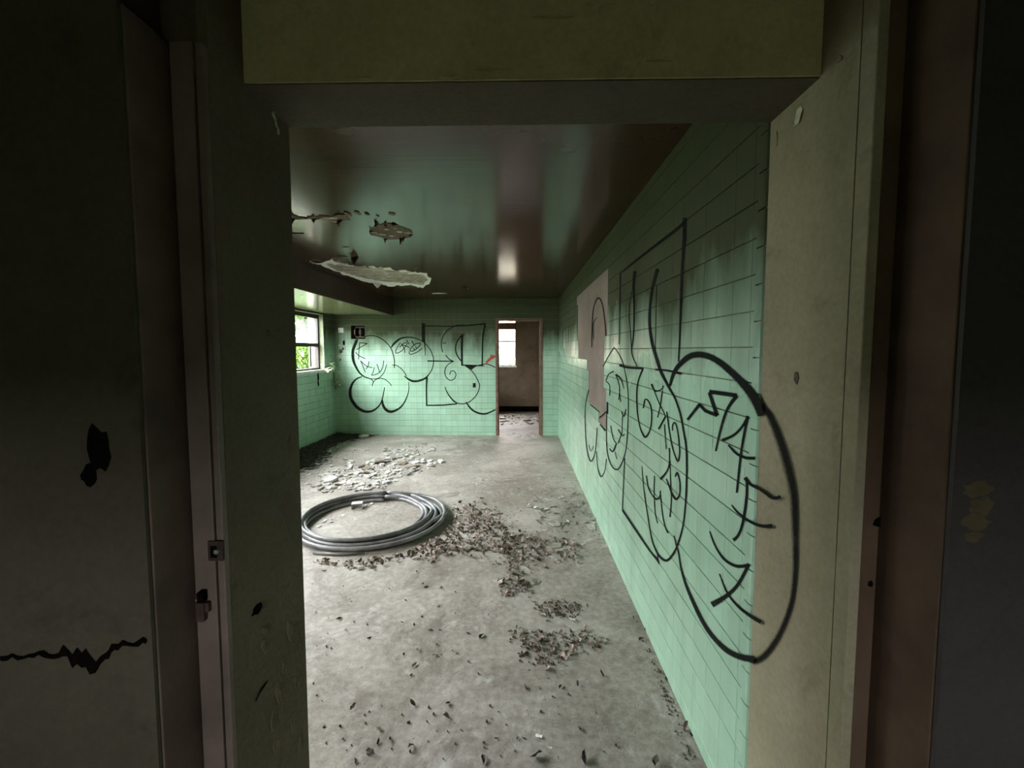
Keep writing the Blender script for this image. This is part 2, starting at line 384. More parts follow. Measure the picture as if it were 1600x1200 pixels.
def tile_wall(wall, M4, u0, u1, ustart, vtop, holes, limit, poly=None, umin_part=None):
    """Square glazed tiles laid on a wall; M4 maps (u, v, out) to the room."""
    cells = []
    us = [ustart + i * PT for i in range(-90, 91)]; vs = [ZP + i * PT for i in range(-20, 20)]
    for i in range(len(us) - 1):
        for j in range(len(vs) - 1):
            a, b, p, q = max(us[i], u0), min(us[i+1], u1), max(vs[j], 0), min(vs[j+1], vtop)
            if b - a < .006 or q - p < .006: continue
            if poly and inside(poly, (a+b)/2, (p+q)/2): continue
            rs = [(a, b, p, q)]
            for h in holes: rs = subtract(rs, h)
            for r in rs:
                if r[1]-r[0] > .008 and r[3]-r[2] > .012: cells.append(r)
    def area(r):
        pts = [proj(M4 @ Vector((u, v, 0))) for u, v in ((r[0], r[2]), (r[1], r[2]), (r[1], r[3]), (r[0], r[3]))]
        if any(p[2] < .1 for p in pts): return 0
        cx = sum(p[0] for p in pts)/4; cy = sum(p[1] for p in pts)/4
        if not (450 < cx < 1205 and 180 < cy < 1210): return 0
        return .5 * abs(sum(pts[i][0]*pts[(i+1)%4][1] - pts[(i+1)%4][0]*pts[i][1] for i in range(4)))
    cells.sort(key=area, reverse=True)
    rnd = random.Random(3)
    V, Fc = [], []
    for n, r in enumerate(cells):
        w, h = r[1]-r[0]-GU, r[3]-r[2]-GV
        loc = Matrix.Translation(((r[0]+r[1])/2, (r[2]+r[3])/2, rnd.uniform(-.0003, .0003)))
        rot = Matrix.Rotation(R(rnd.gauss(0, .10)), 4, 'X') @ Matrix.Rotation(R(rnd.gauss(0, .10)), 4, 'Y')
        mm = M4 @ loc @ rot
        if n < limit and area(r) > 0:
            o = link('tile', tile_mesh(w, h), None, wall); o.matrix_local = mm
        else:
            v, f = tile_verts(w, h); k = len(V)
            V += [mm @ Vector(x) for x in v]; Fc += [tuple(i + k for i in q) for q in f]
    if V:
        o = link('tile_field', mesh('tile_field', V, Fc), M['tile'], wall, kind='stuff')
TO = TT                     # tiles stand out by their thickness: structural faces lie TO behind the nominal planes
def frame_mat(o, u, v):
    n = Vector(u).cross(Vector(v)); m = Matrix((Vector(u), Vector(v), n)).transposed().to_4x4(); m.translation = Vector(o); return m
MR = frame_mat((XR, 0, 0), (0, -1, 0), (0, 0, 1))       # u = -Y, out = -X
MB_ = frame_mat((0, YF, 0), (1, 0, 0), (0, 0, 1))       # u = X, out = -Y
ML = frame_mat((XW, 0, 0), (0, 1, 0), (0, 0, 1))        # u = Y, out = +X
PATCH_PX = [(909,457),(951,419),(953,430),(950,500),(947,546),(946,566),(948,628),(948,674),(937,664),(937,646),(922,633),(919,566),(905,562),(902,466)]
patch_poly = [(-on(x, y, 0, XR).y, on(x, y, 0, XR).z) for x, y in PATCH_PX]
tile_wall(wr, MR, -(YF - TT), -(YN1 + .034), -YF, ZC, [], 300, poly=patch_poly)
tile_wall(wb, MB_, XW + TT, XR - TT, XR, ZC, [(DOORB[0]-.03, DOORB[1]+.03, 0, DOORB[3]+.03), (PANELBOX[0]-.005, PANELBOX[1]+.005, PANELBOX[2]-.005, PANELBOX[3]+.005), (-3.09, -3.05, 1.585, 1.665)], 300)
tile_wall(wl, ML, YN1, YF - TT, YF, ZS, [tuple(w) for w in (W1, W2, W3)], 300)
# bullnose edge tiles where the right wall meets the doorway
for k in range(-15, 9):
    p, q = max(0, ZP - .03 + k*PT), min(ZL + .3, ZP - .03 + (k+1)*PT)
    if q - p < .02: continue
    bm = bmesh.new(); prof = [(0, 0), (0, .036), (-.0082, .036), (-.0086, .012), (-.0066, .004), (-.002, 0)]
    lo = [bm.verts.new((XR + x, YN1 + y, p + .002)) for x, y in prof]; hi = [bm.verts.new((XR + x, YN1 + y, q - .002)) for x, y in prof]
    for i in range(len(prof)): bm.faces.new([lo[i], lo[(i+1) % 6], hi[(i+1) % 6], hi[i]])
    bm.faces.new(lo[::-1]); bm.faces.new(hi)
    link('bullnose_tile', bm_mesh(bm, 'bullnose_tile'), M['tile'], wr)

# bare patch on the right wall: plaster bed inside the missing tiles, pale mortar left along its edges
def flat_poly(name, pts, mat, parent, thick, out, **props):
    """Thin solid plate from an outline of 3-D points; thickness along `out`."""
    bm = bmesh.new(); lo = [bm.verts.new(p) for p in pts]; f = bm.faces.new(lo)
    g = bmesh.ops.extrude_face_region(bm, geom=[f]); bmesh.ops.translate(bm, vec=Vector(out) * thick, verts=[e for e in g['geom'] if isinstance(e, bmesh.types.BMVert)])
    bmesh.ops.triangulate(bm, faces=[f for f in bm.faces if len(f.verts) > 4])
    return link(name, bm_mesh(bm, name), mat, parent, **props)
big = []
for x, y in PATCH_PX:
    p = on(x, y, 0, XR); big.append(p)
cy_ = sum(p.y for p in big)/len(big); cz_ = sum(p.z for p in big)/len(big)
flat_poly('bare_plaster', [Vector((XR + .001, p.y + (.11 if p.y > cy_ else -.11), p.z + (.09 if p.z > cz_ else -.09))) for p in big], M['patch'], wr, .0035, (-1, 0, 0), label='bare pinkish plaster where the tiles have fallen away')
# ------------------------------------------------------------------ graffiti: paint strokes lying on the walls
def catmull(pts, step=3.0):
    if len(pts) < 3:
        a, b = pts; n = max(2, int(math.hypot(b[0]-a[0], b[1]-a[1]) / step))
        return [tuple(a[k] + (b[k]-a[k]) * i / n for k in range(3)) for i in range(n + 1)]
    P = [pts[0]] + list(pts) + [pts[-1]]; out = []
    for i in range(1, len(P) - 2):
        p0, p1, p2, p3 = P[i-1:i+3]; n = max(2, int(math.hypot(p2[0]-p1[0], p2[1]-p1[1]) / step))
        for s in range(n):
            t = s / n
            out.append(tuple(.5*((2*p1[k]) + (-p0[k]+p2[k])*t + (2*p0[k]-5*p1[k]+4*p2[k]-p3[k])*t*t + (-p0[k]+3*p1[k]-3*p2[k]+p3[k])*t**3) for k in range(3)))
    out.append(tuple(pts[-1])); return out
nstroke = 0
def stroke(wall, ax, v, out, pts, w=1.2, mat='spray', straight=False, off=.0015, gain=1.0):
    """One sprayed line on a wall: pts are (x, y[, width]) picture points taken to the wall plane."""
    global nstroke; nstroke += 1
    full = []; lw = w
    for p in pts:
        lw = p[2] if len(p) > 2 else w
        full.append((p[0], p[1], max(.9, lw) * gain))
    if straight:
        sm = []
        for a, b in zip(full[:-1], full[1:]): sm += catmull([a, b])
    else: sm = catmull(full)
    o = v + out * (off + nstroke * 3e-6)
    V, Fc, UV = [], [], []
    n = len(sm)
    for i, (x, y, ww) in enumerate(sm):
        dx = sm[min(i+1, n-1)][0] - sm[max(i-1, 0)][0]; dy = sm[min(i+1, n-1)][1] - sm[max(i-1, 0)][1]
        L = math.hypot(dx, dy) or 1; nx, ny = -dy / L * ww * .62, dx / L * ww * .62
        V += [on(x + nx, y + ny, ax, o), on(x - nx, y - ny, ax, o)]
        if i: Fc.append((2*i-2, 2*i-1, 2*i+1, 2*i))
    me = mesh('paint_stroke', V, Fc); uv = me.uv_layers.new(name='UVMap')
    for li, lp in enumerate(me.loops): uv.data[li].uv = (lp.vertex_index % 2, lp.vertex_index // 2 / n)
    return link('paint_stroke', me, M[mat], wall)
def B(*pts, **k): return stroke(wb, 1, YF - TT, -1, pts, **k)
def W(*pts, **k): return stroke(wr, 0, XR - TT, -1, pts, **k)

# back wall: bubble letters
B((557,531,4.5),(556.7,533.3,4.5),(551.7,546.7,4.5),(551.3,556.7,4.5),(552.9,565.8,4),(557.5,575.8,3.2),(562.5,583.3,2.6),(567.5,587.5,2.1),(573.3,590.4,1.4),(581.7,592,1.2),(590,591.3,1.2),(597.5,585.8,1.2),(601.7,578.3,1.2),(603.8,569.6,1))
B((568.3,526.7),(575,524.6),(581.7,524.2),(590,526.3),(598.3,530.8),(605,536.7),(610.8,544.2),(614.2,553.3),(616.3,563.3),(616,575), w=1.4)
B((560.4,561.7),(560.8,550),(562,535)); B((562,535.4),(573.8,536.7),(557,546.3), straight=True); B((555.4,550),(560.8,555.8),(570.8,560.4))
B((563.3,563.3),(570.8,581.7)); B((563.3,563.8),(573.3,572.5),(581.7,574.2)); B((576.3,564.6),(575.4,570.8),(571.7,576.7))
B((584.6,574.2),(583.3,580.8),(580.4,586.3)); B((580.4,586.3),(586.7,585.4),(593.3,581.7),(597.9,574.2),(599.6,563.3)); B((588.8,568.8),(591.7,576.7),(593,582))
B((613,570.4),(619.2,570.8),(626.7,575.8),(631.7,581.7),(635.4,588.3))
B((631.3,587.5,1.2),(637.5,592,2.6),(640,593.6,3),(644.7,595.5,3.3),(651.3,595.7,3.3),(658.8,593.6,3.2),(665.3,590.3,2.6),(671,583.8,1.5),(675.6,575.3,1.3),(677.5,565,1.3),(676.6,557.5,1.3),(672.8,547.2,1.3),(668,540.6,1.3),(662.5,535,1.3),(654,530.3,1.4),(645.6,527.5,1.5),(636.7,527,2),(627.5,528.3,2.6),(621.7,531.7,3.2),(615,537.5,3.2),(611.3,543.3,1.6))
B((626,535),(620,544),(618,550),(620,552),(628,548),(634,541),(636,537),(632,535.5),(626,541)); B((627,537),(632,545),(632.5,551.5)); B((624.5,543.5),(628,539),(640,543))
B((635,531,1.6),(639,538,1.2)); B((643.5,532.5,1.6),(647,539,1.2)); B((657,536),(650,537),(643,543),(640.5,547),(644,549),(652,544),(657,538),(656,536), w=1.4); B((640,549),(639,552),(643,553.5),(652,550),(660,544)); B((645,544),(648,546)); B((649,541),(651,544))
B((661.6,505,5),(661.6,520,5.4),(661.8,534,4.6)); B((663,530,2),(664.2,545,1.4),(664.6,555.6,.9))
B((663.9,509.2),(704.7,509.7,1.6),(716.9,508.8,2.6),(733.8,508.3,2),(759,506,2.8), w=1.6)
B((709.4,510.2),(700,515.3),(693.4,523.8),(690,533),(689.7,542.5),(691.8,550.5), w=1.4); B((691,536),(697,536), w=1)
B((758,507.8,2.8),(754.8,523.8,2.4),(753.9,542.5,2.2),(753.4,571.6,2.2)); B((722.5,522,3.6),(721.6,542.5,3.3),(722,571.5,3))
B((720.6,524.7),(714,534),(711.7,544.4),(714,554.7),(720,563.6), w=2); B((722,570.4,2),(733.8,571,2.4),(756.5,571.6,1.5)); B((728,571,1.5),(733,573,4),(736,574,5.5),(739,573,4),(744,571,1.5))
B((668,564,2),(709.4,564.5,1.6)); B((696.3,554.7),(701.9,561.3),(708.4,564.5), w=1.5); B((708.4,564.7),(701,568.8),(696.3,574.4),(694.8,581.9),(697.2,589.4),(703.8,594.5),(710.3,591.3),(712.4,584.7),(709.4,580),(704.7,580),(702.6,585.6), w=1.3)
B((727,571.6),(735.6,578),(743,587.5),(748.8,599.7),(749.2,604.4),(746.9,612.8),(741.3,621.3),(731.9,628.8),(724.4,631),(716.9,630.6),(709.4,626.9,2.4),(701.9,618.4,1.8),(697.2,610,1.5),(695.3,604.4,1.3), w=1.4)
B((736,577.5),(743,572.5),(752.5,569.7),(761.9,569),(774,574), w=1.4); B((667,589.4,3.2),(666.3,608,2.4),(666.7,634,2.4)); B((666.3,633.4),(691.6,633),(714,631), w=2.2)
B((728,627.8,1.6),(733.8,636.3,2.6),(741.3,642.8,2.8),(752.5,646.6,2.8),(761.9,645.6,2.6),(774.3,640,2)); B((741,598.5),(741,605.5), w=4.5)
B((565.8,588.7,1.6),(558.5,591,2.2),(551.2,598.3,3.2),(547,610.3,4.6),(548.4,622.2,4.8),(555.8,634,5),(564,640.5,4.6),(572.3,643.3,4),(582.3,641.9,3.4),(590.6,635.9,2.5),(596,627.7,2),(598.8,616.7,1.7),(601,605.2,1.3))
B((597,625,3),(598.8,634,4),(603.4,640.5,4.4),(609.9,643.3,4.4),(618,641.4,3.6),(626.4,635.9,2.6),(632.8,626.8,2),(637.4,615.8,1.5),(639,605.7,1.2),(638.3,596.5,.8))
B((569.5,588.7),(576.8,591),(581.4,593.8),(583.3,597)); B((581.4,603.4),(583.3,597.4),(587.8,592.8),(595.2,591),(602.5,593.3),(608,597.9),(611.7,602.5))
B((759.5,567,3.2),(768.4,558.6,4),(774,556.6,3.2), mat='spray_red'); B((766.8,554),(771,560.5), w=2.6, mat='spray_red')

# right wall: large letters, running over the corner onto the doorway plaster
W((1046.7,603.3,4),(1053.3,581.7,6),(1065,566.7,8),(1078,556.7,9),(1093,554,9.5),(1110,558,9.5),(1126.7,568,9.5),(1143,581.7,10.5),(1156.7,595,11.5),(1171.7,611.7,14),(1183,630,15),(1188,650,8))
W((1191,632,8),(1204,652,13),(1216,680,15),(1226,710,16),(1234,740,16),(1240,770,15),(1242,800,14),(1243,843,11.5),(1243,886.7,10.5),(1238.8,930,9.5),(1231,960,9.5),(1218,990.7,10.5),(1203,1014.5,11.5),(1187.8,1029.7,12),(1176,1032,12), mat='spray_soft', off=-TT + .004)
W((1178,1031,11),(1172.7,1029.7,11),(1153,1025,9),(1133.7,1014.5,8),(1114,995,7),(1099,973,6.5),(1086,947,6),(1073,917,4.5),(1064.3,888.8,3.2),(1060,863,2.5),(1056,850,2),(1053,836.7,1.4))
W((1027.7,420,6),(1020.4,446.7,4.5),(1016,475.8,4),(1015,507,4.5),(1019.4,538,5),(1026.7,563,5),(1033,581.7,4.6),(1045,605,4),(1051.7,616.7,3.4),(1055,623,3.2),(1063,646.7,3.2),(1068,673,3.2),(1072,698,3.2),(1073,726.7,3),(1072.5,756.7,3),(1070.8,790,2.7),(1066.7,823,2.6),(1058,853,3),(1050,868,3.6),(1041.7,875.8,4),(1033,871.7,3.6),(1025,860,3),(1018,840,2.5),(1011.7,803,2),(1006.7,770,1.8),(1003.7,740,1.4),(1003,728,1))
W((959.7,543),(968,555),(974.6,571.7),(980,601.7),(981.7,626.7),(980.8,668),(978,701.7),(971.7,723,1.8),(964,734,2.2),(955,726.7,1.8),(949,706.7),(947.5,676.7),(948,646.7), w=1.5)
W((959.7,543),(951.7,555),(942,572.7), w=1.5); W((976,716),(975,740),(972.5,796.7), w=1.7); W((972.5,796.7,3.4),(1000,838,3.2),(1015,860,2.8),(1027.5,875,4),(1030,882,1)); W((1026.7,863),(1029,880), w=1.6)
W((967.5,570,4.2),(980,574,3.6),(1005,575.8,3.6)); W((1005,575.8,3),(1000,586.7),(995.8,603),(995,626.7),(996.7,650),(1000.8,670),(1008,683,3.2),(1015,673),(1018,656.7),(1017.5,638),(1013,626.7),(1008,624),(1005,638), w=2.2)
W((1024,577.5,3),(1043,579,3.2),(1065,584,4.2))
W((969.4,425.8,2.2),(968.8,475.8,1.5),(967.3,538,1.1)); W((992.3,423.8,5),(990.2,446.7,4),(990.8,488,2.6),(989.6,525.8,2),(987,550.8,1.8),(995.4,572.7,1.5)); W((987,455),(983,488),(985,517.5),(987,548.8)); W((1025.6,446.7),(1023.5,555), w=1)
W((971.5,425.8,2),(1016,390,4),(1060,357,4.4),(1068,346,3), mat='spray_soft'); W((1070,340,5.5),(1069,378,5.5),(1065.7,425,4.4),(1064.5,457.7,4),(1062.5,515,2.8),(1060,565,2.2))
for pts, w in (([(924.6,542.5),(925.6,496.7),(928.8,475.8),(935,465.4,2.2),(941,475.8),(945.4,507),(946.5,525.8)], 1.4), ([(933,495.6),(926.7,507),(927.7,530)], 1.0)): W(*pts, w=w, off=-TT + .006)
W((1018,600,3),(1022.5,610,2.6),(1028,610.8),(1034,608),(1036.7,602.5), w=2); W((1020,605),(1030,630),(1040,650), w=1.8); W((1035,610),(1031.7,633),(1027.5,652.5), w=1.8); W((1040,650,2.4),(1029,670.8,3)); W((1038,663),(1040.8,701.7), w=1.5)
W((1041.7,643),(1045,668),(1050,696.7),(1055,713),(1059,720.8,2.8),(1061.7,710),(1060.8,690),(1058,670),(1054,660),(1050.8,664),(1050.8,673), w=2)
W((1045.8,700),(1045.8,723),(1041.7,736.7,2.5),(1031.7,749,4), w=2); W((1046.7,720),(1048,760),(1049,780),(1046.7,808,2.4), w=1.8)
W((1055,745),(1058,738,2.6),(1061.7,750),(1062.5,756.7),(1061.7,773),(1056.7,780,4),(1050.8,773,3),(1045,758,2.5),(1040.8,748,1.8), w=2.2)
W((1010,743),(1013,761.7),(1020,775),(1025.8,780,3.4),(1030.8,775.8),(1031.7,766.7), w=2); W((1022.5,743),(1022,773),(1024,803),(1027.5,817.5), w=1.6); W((1032,773),(1035,803),(1039,821.7,2.4),(1044,833,3), w=1.8)
W((920,609),(915.8,626.7),(914,651.7),(915.8,690),(919,711.7,1.8),(923.7,720.8,2.2),(929,710),(931.7,690),(933,668), w=1.4); W((931.7,705),(934,730),(939,745,2),(945,735),(947.5,716.7), w=1.3); W((920,695),(923,705),(927.5,696.7), w=1)
W((946.7,595),(950.8,585),(959,580,2.2), w=1.6); W((946.7,596),(952.5,601.7),(952.5,618), w=1.4); W((961.7,585,3),(970,591.7,2.2),(975,607.5,1)); W((962.5,586),(968,605),(966.7,625), w=1.5); W((967.5,608),(970,628), w=1.3)
W((970.8,643),(975,650.8,2.2),(978,639), w=1.5); W((972.5,650),(971.7,676.7), w=1.2); W((965.8,670.8),(972.5,680.8,2.2),(975.8,678), w=1.6); W((971.7,676),(965.8,692.5), w=1.4); W((954,665),(958,685),(963,693), w=1.4); W((963,693),(957.5,705.8,2.6),(952.5,700.8), w=1.8); W((960.8,706.7),(964,717.5), w=1.2)
W((921.7,631.7),(936.7,644), w=1.6); W((937.5,663),(946,673,2.8), w=2); W((936.7,652.5),(948,643,2.2), w=1.6); W((949,628),(949,647,3.2), w=2.4)
W((1074,656,4),(1093,632,5),(1102,642,5),(1120,649,6),(1108,613,5), straight=True); W((1108,612,6.5),(1151,618,7)); W((1151,618,6.5),(1136,640,4.2),(1126,670,3.6),(1118,705,2.6))
W((1169,650,4.4),(1160,666,4),(1146,680,4),(1128,688,5)); W((1168,650,4.4),(1158,706,3.6),(1151,770,3.2)); W((1138,695,3),(1150,708,4),(1164,715,4.6),(1180,716,5.2))
W((1164,746,6),(1172,756,5),(1190,766,5),(1208,778,5.5),(1220,776,5)); W((1167,750,4),(1166,780,4),(1160,818,4),(1153,836.8,4.2),(1145.6,844,6)); W((1143,789,2),(1154,802,3.4),(1174,816,4.6),(1190,821.7,5.4),(1207,821.7,6.4))
W((1108.8,830,2),(1117,852,3),(1131.5,873.7,4),(1151,884.5,5),(1170.5,883,5.5)); W((1170.5,881,5.5),(1153,912.7,5),(1136,930,6.5),(1112,945,9.5)); W((1124,896.4,2),(1136,925.7,3.2),(1153,947,4.2),(1172.7,962.5,5.4),(1189,972,6.4))

# ------------------------------------------------------------------ doorways
d1 = empty('door_1', (0, YF, 0), label='red-brown empty door frame in the back wall', category='door frame', **ST)
x0, x1, zt = DOORB[0], DOORB[1], DOORB[3]
for a, b in ((x0 - .028, x0 + .012), (x1 - .012, x1 + .028)):
    box('jamb', (a, -.022, 0), (b, .17, zt + .0), M['rust_wood'], d1, bevel=.003)
box('head', (x0 - .028, -.022, zt - .012), (x1 + .028, .17, zt + .028), M['rust_wood'], d1, bevel=.003)
box('door_stop', (x0 + .012, .07, 0), (x0 + .026, .11, zt - .012), M['rust_wood'], d1); box('door_stop', (x1 - .026, .07, 0), (x1 - .012, .11, zt - .012), M['rust_wood'], d1)

d2 = empty('door_2', (0, .8, 0), label='brown timber door posts at the near doorway, door missing', category='door frame', **ST)
def post(name, a, b, mat, **k): return box(name, (a[0], a[1] - .8, a[2]), (b[0], b[1] - .8, b[2]), mat, d2, **k)
post('jamb', (-.737, .7595, 0), (-.711, .868, ZL), M['wood_mid'], bevel=.002)
post('stop', (-.707, .85, 0), (-.660, .869, ZL), M['wood'], bevel=.002)
post('stop_bead', (-.658, .853, 0), (-.6415, .8695, ZL), M['wood'], bevel=.003)
post('jamb', (.737, .7095, 0), (.762, .868, 2.3), M['wood_dark'], bevel=.002)
post('stop', (.704, .832, 0), (.7365, .869, 2.3), M['wood_dark'], bevel=.002)
post('corner_bead', (XR - .0015, .83, 0), (.703, .870, 2.2), M['reveal'], bevel=.003)
# strike plate and the rusty remains of the lock on the left post
def frame_px(x, y, Y): p = on(x, y, 1, Y); return p.x, p.z
sx, sz = frame_px(338, 860, .85)
sp = post('strike_plate', (sx - .016, .846, sz - .022), (sx + .016, .8505, sz + .022), M['rust'], bevel=.001)
box('latch_hole', (sx - .009, .0445, sz - .014), (sx + .004, .0465, sz + .012), M['black'], sp)
bm = bmesh.new()
tube(bm, [(sx + .006, .040, sz + .001), (sx + .006, .047, sz + .001)], .005, 10); link('screw', bm_mesh(bm, 'screw'), M['galv'], sp)
sx, sz = frame_px(320, 945, .85)
lk = post('lock_remnant', (sx - .012, .838, sz - .032), (sx + .006, .8505, sz + .03), M['rust'], bevel=.002)
box('bolt', (sx + .006, .04, sz - .012), (sx + .015, .0505, sz + .010), M['rust'], lk, bevel=.002)
box('plate', (sx - .005, .034, sz + .012), (sx + .008, .05, sz + .036), M['black'], lk, bevel=.002)
box('screw', (sx - .008, .035, sz + .018), (sx - .005, .039, sz + .021), M['galv'], lk)

# ragged craters, cracks and stains on the dim walls
def crater(name, x, y, ax, v, out, rx, ry, mat, parent, n=16, seed=1, depth=.004, rim=None):
    """A ragged broken spot: lip standing slightly proud, dark centre."""
    r = random.Random(seed); c = on(x, y, ax, v); e1 = Vector((0, 1, 0)) if ax == 0 else Vector((1, 0, 0)); e2 = Vector((0, 0, 1)) if ax != 2 else Vector((0, 1, 0))
    o = Vector((0, 0, 0)); o[ax] = out
    V = [c + o * .0008]
    for k in range(n):
        a = 2 * math.pi * k / n; s = r.uniform(.72, 1.15)
        d = e1 * math.cos(a) * rx * s + e2 * math.sin(a) * ry * s
        V += [c + d * .8 + o * depth * r.uniform(.3, 1), c + d * 1.0 + o * .0004]
    Fc = []
    for k in range(n):
        a, b = 1 + 2*k, 1 + 2*((k+1) % n); Fc += [(0, a, b), (a, a+1, b+1, b)]
    return link(name, mesh(name, V, Fc), mat, parent)
hl = bpy.data.objects['wall_hall_left']; hr = bpy.data.objects['wall_hall_right']
crater('hole', 155, 700, 1, .75, -1, .024, .045, M['black'], hl, seed=3); crater('hole', 140, 742, 1, .75, -1, .017, .022, M['black'], hl, seed=4)
bpy.data.objects['hole']['label'] = 'dark ragged hole broken into the wall'
def crack(pts, ax, v, out, parent, mat, seed=1):
    r = random.Random(seed); sm = catmull([(p[0], p[1], p[2]) for p in pts], 7); V, Fc = [], []
    for i, (x, y, w) in enumerate(sm):
        j = r.uniform(-.4, .4) * w; k = r.uniform(.5, 1.2)
        V += [on(x, y + j - w*k*.5, ax, v + out*.001), on(x, y + j, ax, v + out*.004), on(x, y + j + w*k*.5, ax, v + out*.001)]
        if i: Fc += [(3*i-3, 3*i-2, 3*i+1, 3*i), (3*i-2, 3*i-1, 3*i+2, 3*i+1)]
    return link('crack', mesh('crack', V, Fc), mat, parent)
crack([(0,1028,7),(60,1024,9),(105,1024,18),(140,1035,26),(165,1030,18),(185,1008,12),(228,1003,9)], 1, .75, -1, hl, M['black'], 5)
crater('hole', 1376, 816, 1, .832, -1, .020, .012, M['black'], d2, seed=8).location.y = -.8
crater('hole', 1360, 912, 1, .832, -1, .006, .007, M['black'], d2, seed=9).location.y = -.8
M['stain'] = plain('ochre_stain', (.085, .065, .028), .8)
for k, (x, y, rx, ry) in enumerate(((1528,765,.025,.016),(1535,790,.022,.017),(1525,815,.025,.014),(1520,838,.015,.010))):
    crater('stain', x, y, 1, .70, -1, rx, ry, M['stain'], hr, seed=20+k, depth=.0012)
# flaking plaster on the two reveals and the lintel
rp = random.Random(31)
def chip(x, y, ax, v, out, w, h, mat, parent, tilt=.3, name='plaster_chip'):
    c = on(x, y, ax, v); n = rp.randint(6, 9)
    e1 = Vector((0, 1, 0)) if ax == 0 else Vector((1, 0, 0)); e2 = Vector((0, 0, 1)) if ax != 2 else Vector((0, 1, 0)); o = Vector((0, 0, 0)); o[ax] = out
    a0 = rp.uniform(-tilt, tilt); V = []; lift = rp.uniform(.002, .007)
    for k in range(n):
        a = 2*math.pi*k/n + a0; s = rp.uniform(.6, 1.15)
        d = e1*math.cos(a)*w*s + e2*math.sin(a)*h*s
        V.append(c + d + o*(.0006 + (lift if math.sin(a) < 0 else .001)))
    V.append(c + o*.0015 + o*lift*.4)
    top = len(V) - 1; base = len(V)
    for k in range(n): V.append(V[k] - o * .0025)
    Fc = [(k, (k+1) % n, top) for k in range(n)] + [(k, (k+1) % n, base + (k+1) % n, base + k) for k in range(n)]
    return link(name, mesh(name, V, Fc), mat, parent)
for x, y, w, h in ((452,985,.014,.03),(470,1010,.010,.016),(444,1045,.012,.022),(462,1068,.012,.02),(433,1080,.010,.03),(440,1115,.014,.03),(458,1130,.016,.03),(425,1130,.010,.028),(430,1165,.012,.024),(468,1165,.010,.024),(412,985,.010,.016),(411,1010,.008,.02)):
    chip(x, y, 0, XL + .002, 1, w, h, M['reveal_chip'], wf)
crater('hole', 402, 952, 0, XL + .0016, 1, .022, .013, M['black'], wf, seed=41); crater('hole', 452, 696, 0, XL + .0016, 1, .008, .03, M['brown_torn'], wf, seed=42); crater('hole', 419, 520, 0, XL + .0016, 1, .010, .012, M['brown_torn'], wf, seed=47)
crack([(400,1095,3),(408,1080,5),(418,1064,3)], 0, XL + .0016, 1, wf, M['black'], 6)
crater('hole', 1245, 590, 0, XR - .0016, -1, .009, .018, M['brown_torn'], wf, seed=43)
for x, y, w, h, m in ((1250,178,.018,.02,'grout_pale'),(1247,192,.014,.007,'grout_pale'),(1312,93,.010,.008,'reveal'),(1213,218,.008,.03,'reveal')): chip(x, y, 0, XR - .0015, -1, w, h, M[m], wf)
for x, y, w, h in ((427,182,.006,.014),(431,197,.005,.02)): chip(x, y, 0, XL + .0015, 1, w, h, M['grout_pale'], wf)
for x, y, w, h in ((700,120,.03,.006),(770,110,.05,.005),(860,28,.05,.008),(1018,4,.012,.008),(1030,96,.03,.004),(560,122,.04,.004)): chip(x, y, 1, YN0, -1, w, h, M['lintel'], wf)

# ------------------------------------------------------------------ windows
def window(name, y0, y1, z0, z1, bars, panes, label, sill=True):
    """Steel window in the left wall; bars = heights of transoms, panes = which lights keep their glass."""
    w = empty(name, (XW - .10, (y0+y1)/2, z0), label=label, category='window', **ST)
    L, H = (y1-y0)/2, z1-z0
    def b(n, a, c, m='metal', par=w, **k): return box(n, a, c, M[m], par, **k)
    b('frame_jamb', (-.03, -L, 0), (.03, -L+.035, H)); b('frame_jamb', (-.03, L-.035, 0), (.03, L, H)); b('frame_head', (-.03, -L, H-.06), (.03, L, H)); b('frame_sill', (-.03, -L, 0), (.03, L, .03))
    for z in bars: b('transom', (-.028, -L+.035, z-.028), (.028, L-.035, z+.028))
    b('mullion', (-.026, -.02, .03), (.026, .02, H-.06))
    if sill: b('sill', (-.03, -L-.02, -.045), (.125, L+.02, -.002), 'white_frame', bevel=.003)
    zs = [.03] + list(bars) + [H-.06]
    for i in range(len(zs)-1):
        if panes[i]:
            for s in (-1, 1): b('pane', (-.004, min(s*.02, s*(L-.035)), zs[i]+.026), (.001, max(s*.02, s*(L-.035)), zs[i+1]-.026), 'glass')
    return w
w1 = window('window_1', *W1, [.40], [0, 1], 'dark steel window at the far left with foliage outside')
box('open_sash', (-.05, .70, .05), (-.03, .74, .37), M['metal'], w1)
window('window_2', *W2, [.40], [0, 0], 'wide steel window in the middle of the left wall'); window('window_4', *W3, [.40], [0, 0], 'narrow steel window of the left wall nearest the doorway')
w4 = empty('window_3', ((W4[0]+W4[1])/2, Y2 + .06, W4[2]), label='louvred window in the brown wall beyond the doorway', category='window', **ST)
L4, H4 = (W4[1]-W4[0])/2, W4[3]-W4[2]
def b4(n, a, c, m='metal'): return box(n, a, c, M[m], w4)
b4('frame_jamb', (-L4, -.03, 0), (-L4+.03, .03, H4)); b4('frame_jamb', (L4-.018, -.03, 0), (L4, .03, H4)); b4('frame_sill', (-L4, -.03, 0), (L4, .03, .022)); b4('frame_head', (-L4, -.03, H4-.02), (L4, .03, H4))
b4('transom', (-L4+.03, -.03, .885), (L4-.018, .03, 1.045), 'rust_wood'); b4('transom', (-L4+.03, -.03, .585), (L4-.018, .03, .615)); b4('sill', (-L4-.02, -.10, -.035), (L4+.02, .03, 0), 'white_frame')
zz = .035
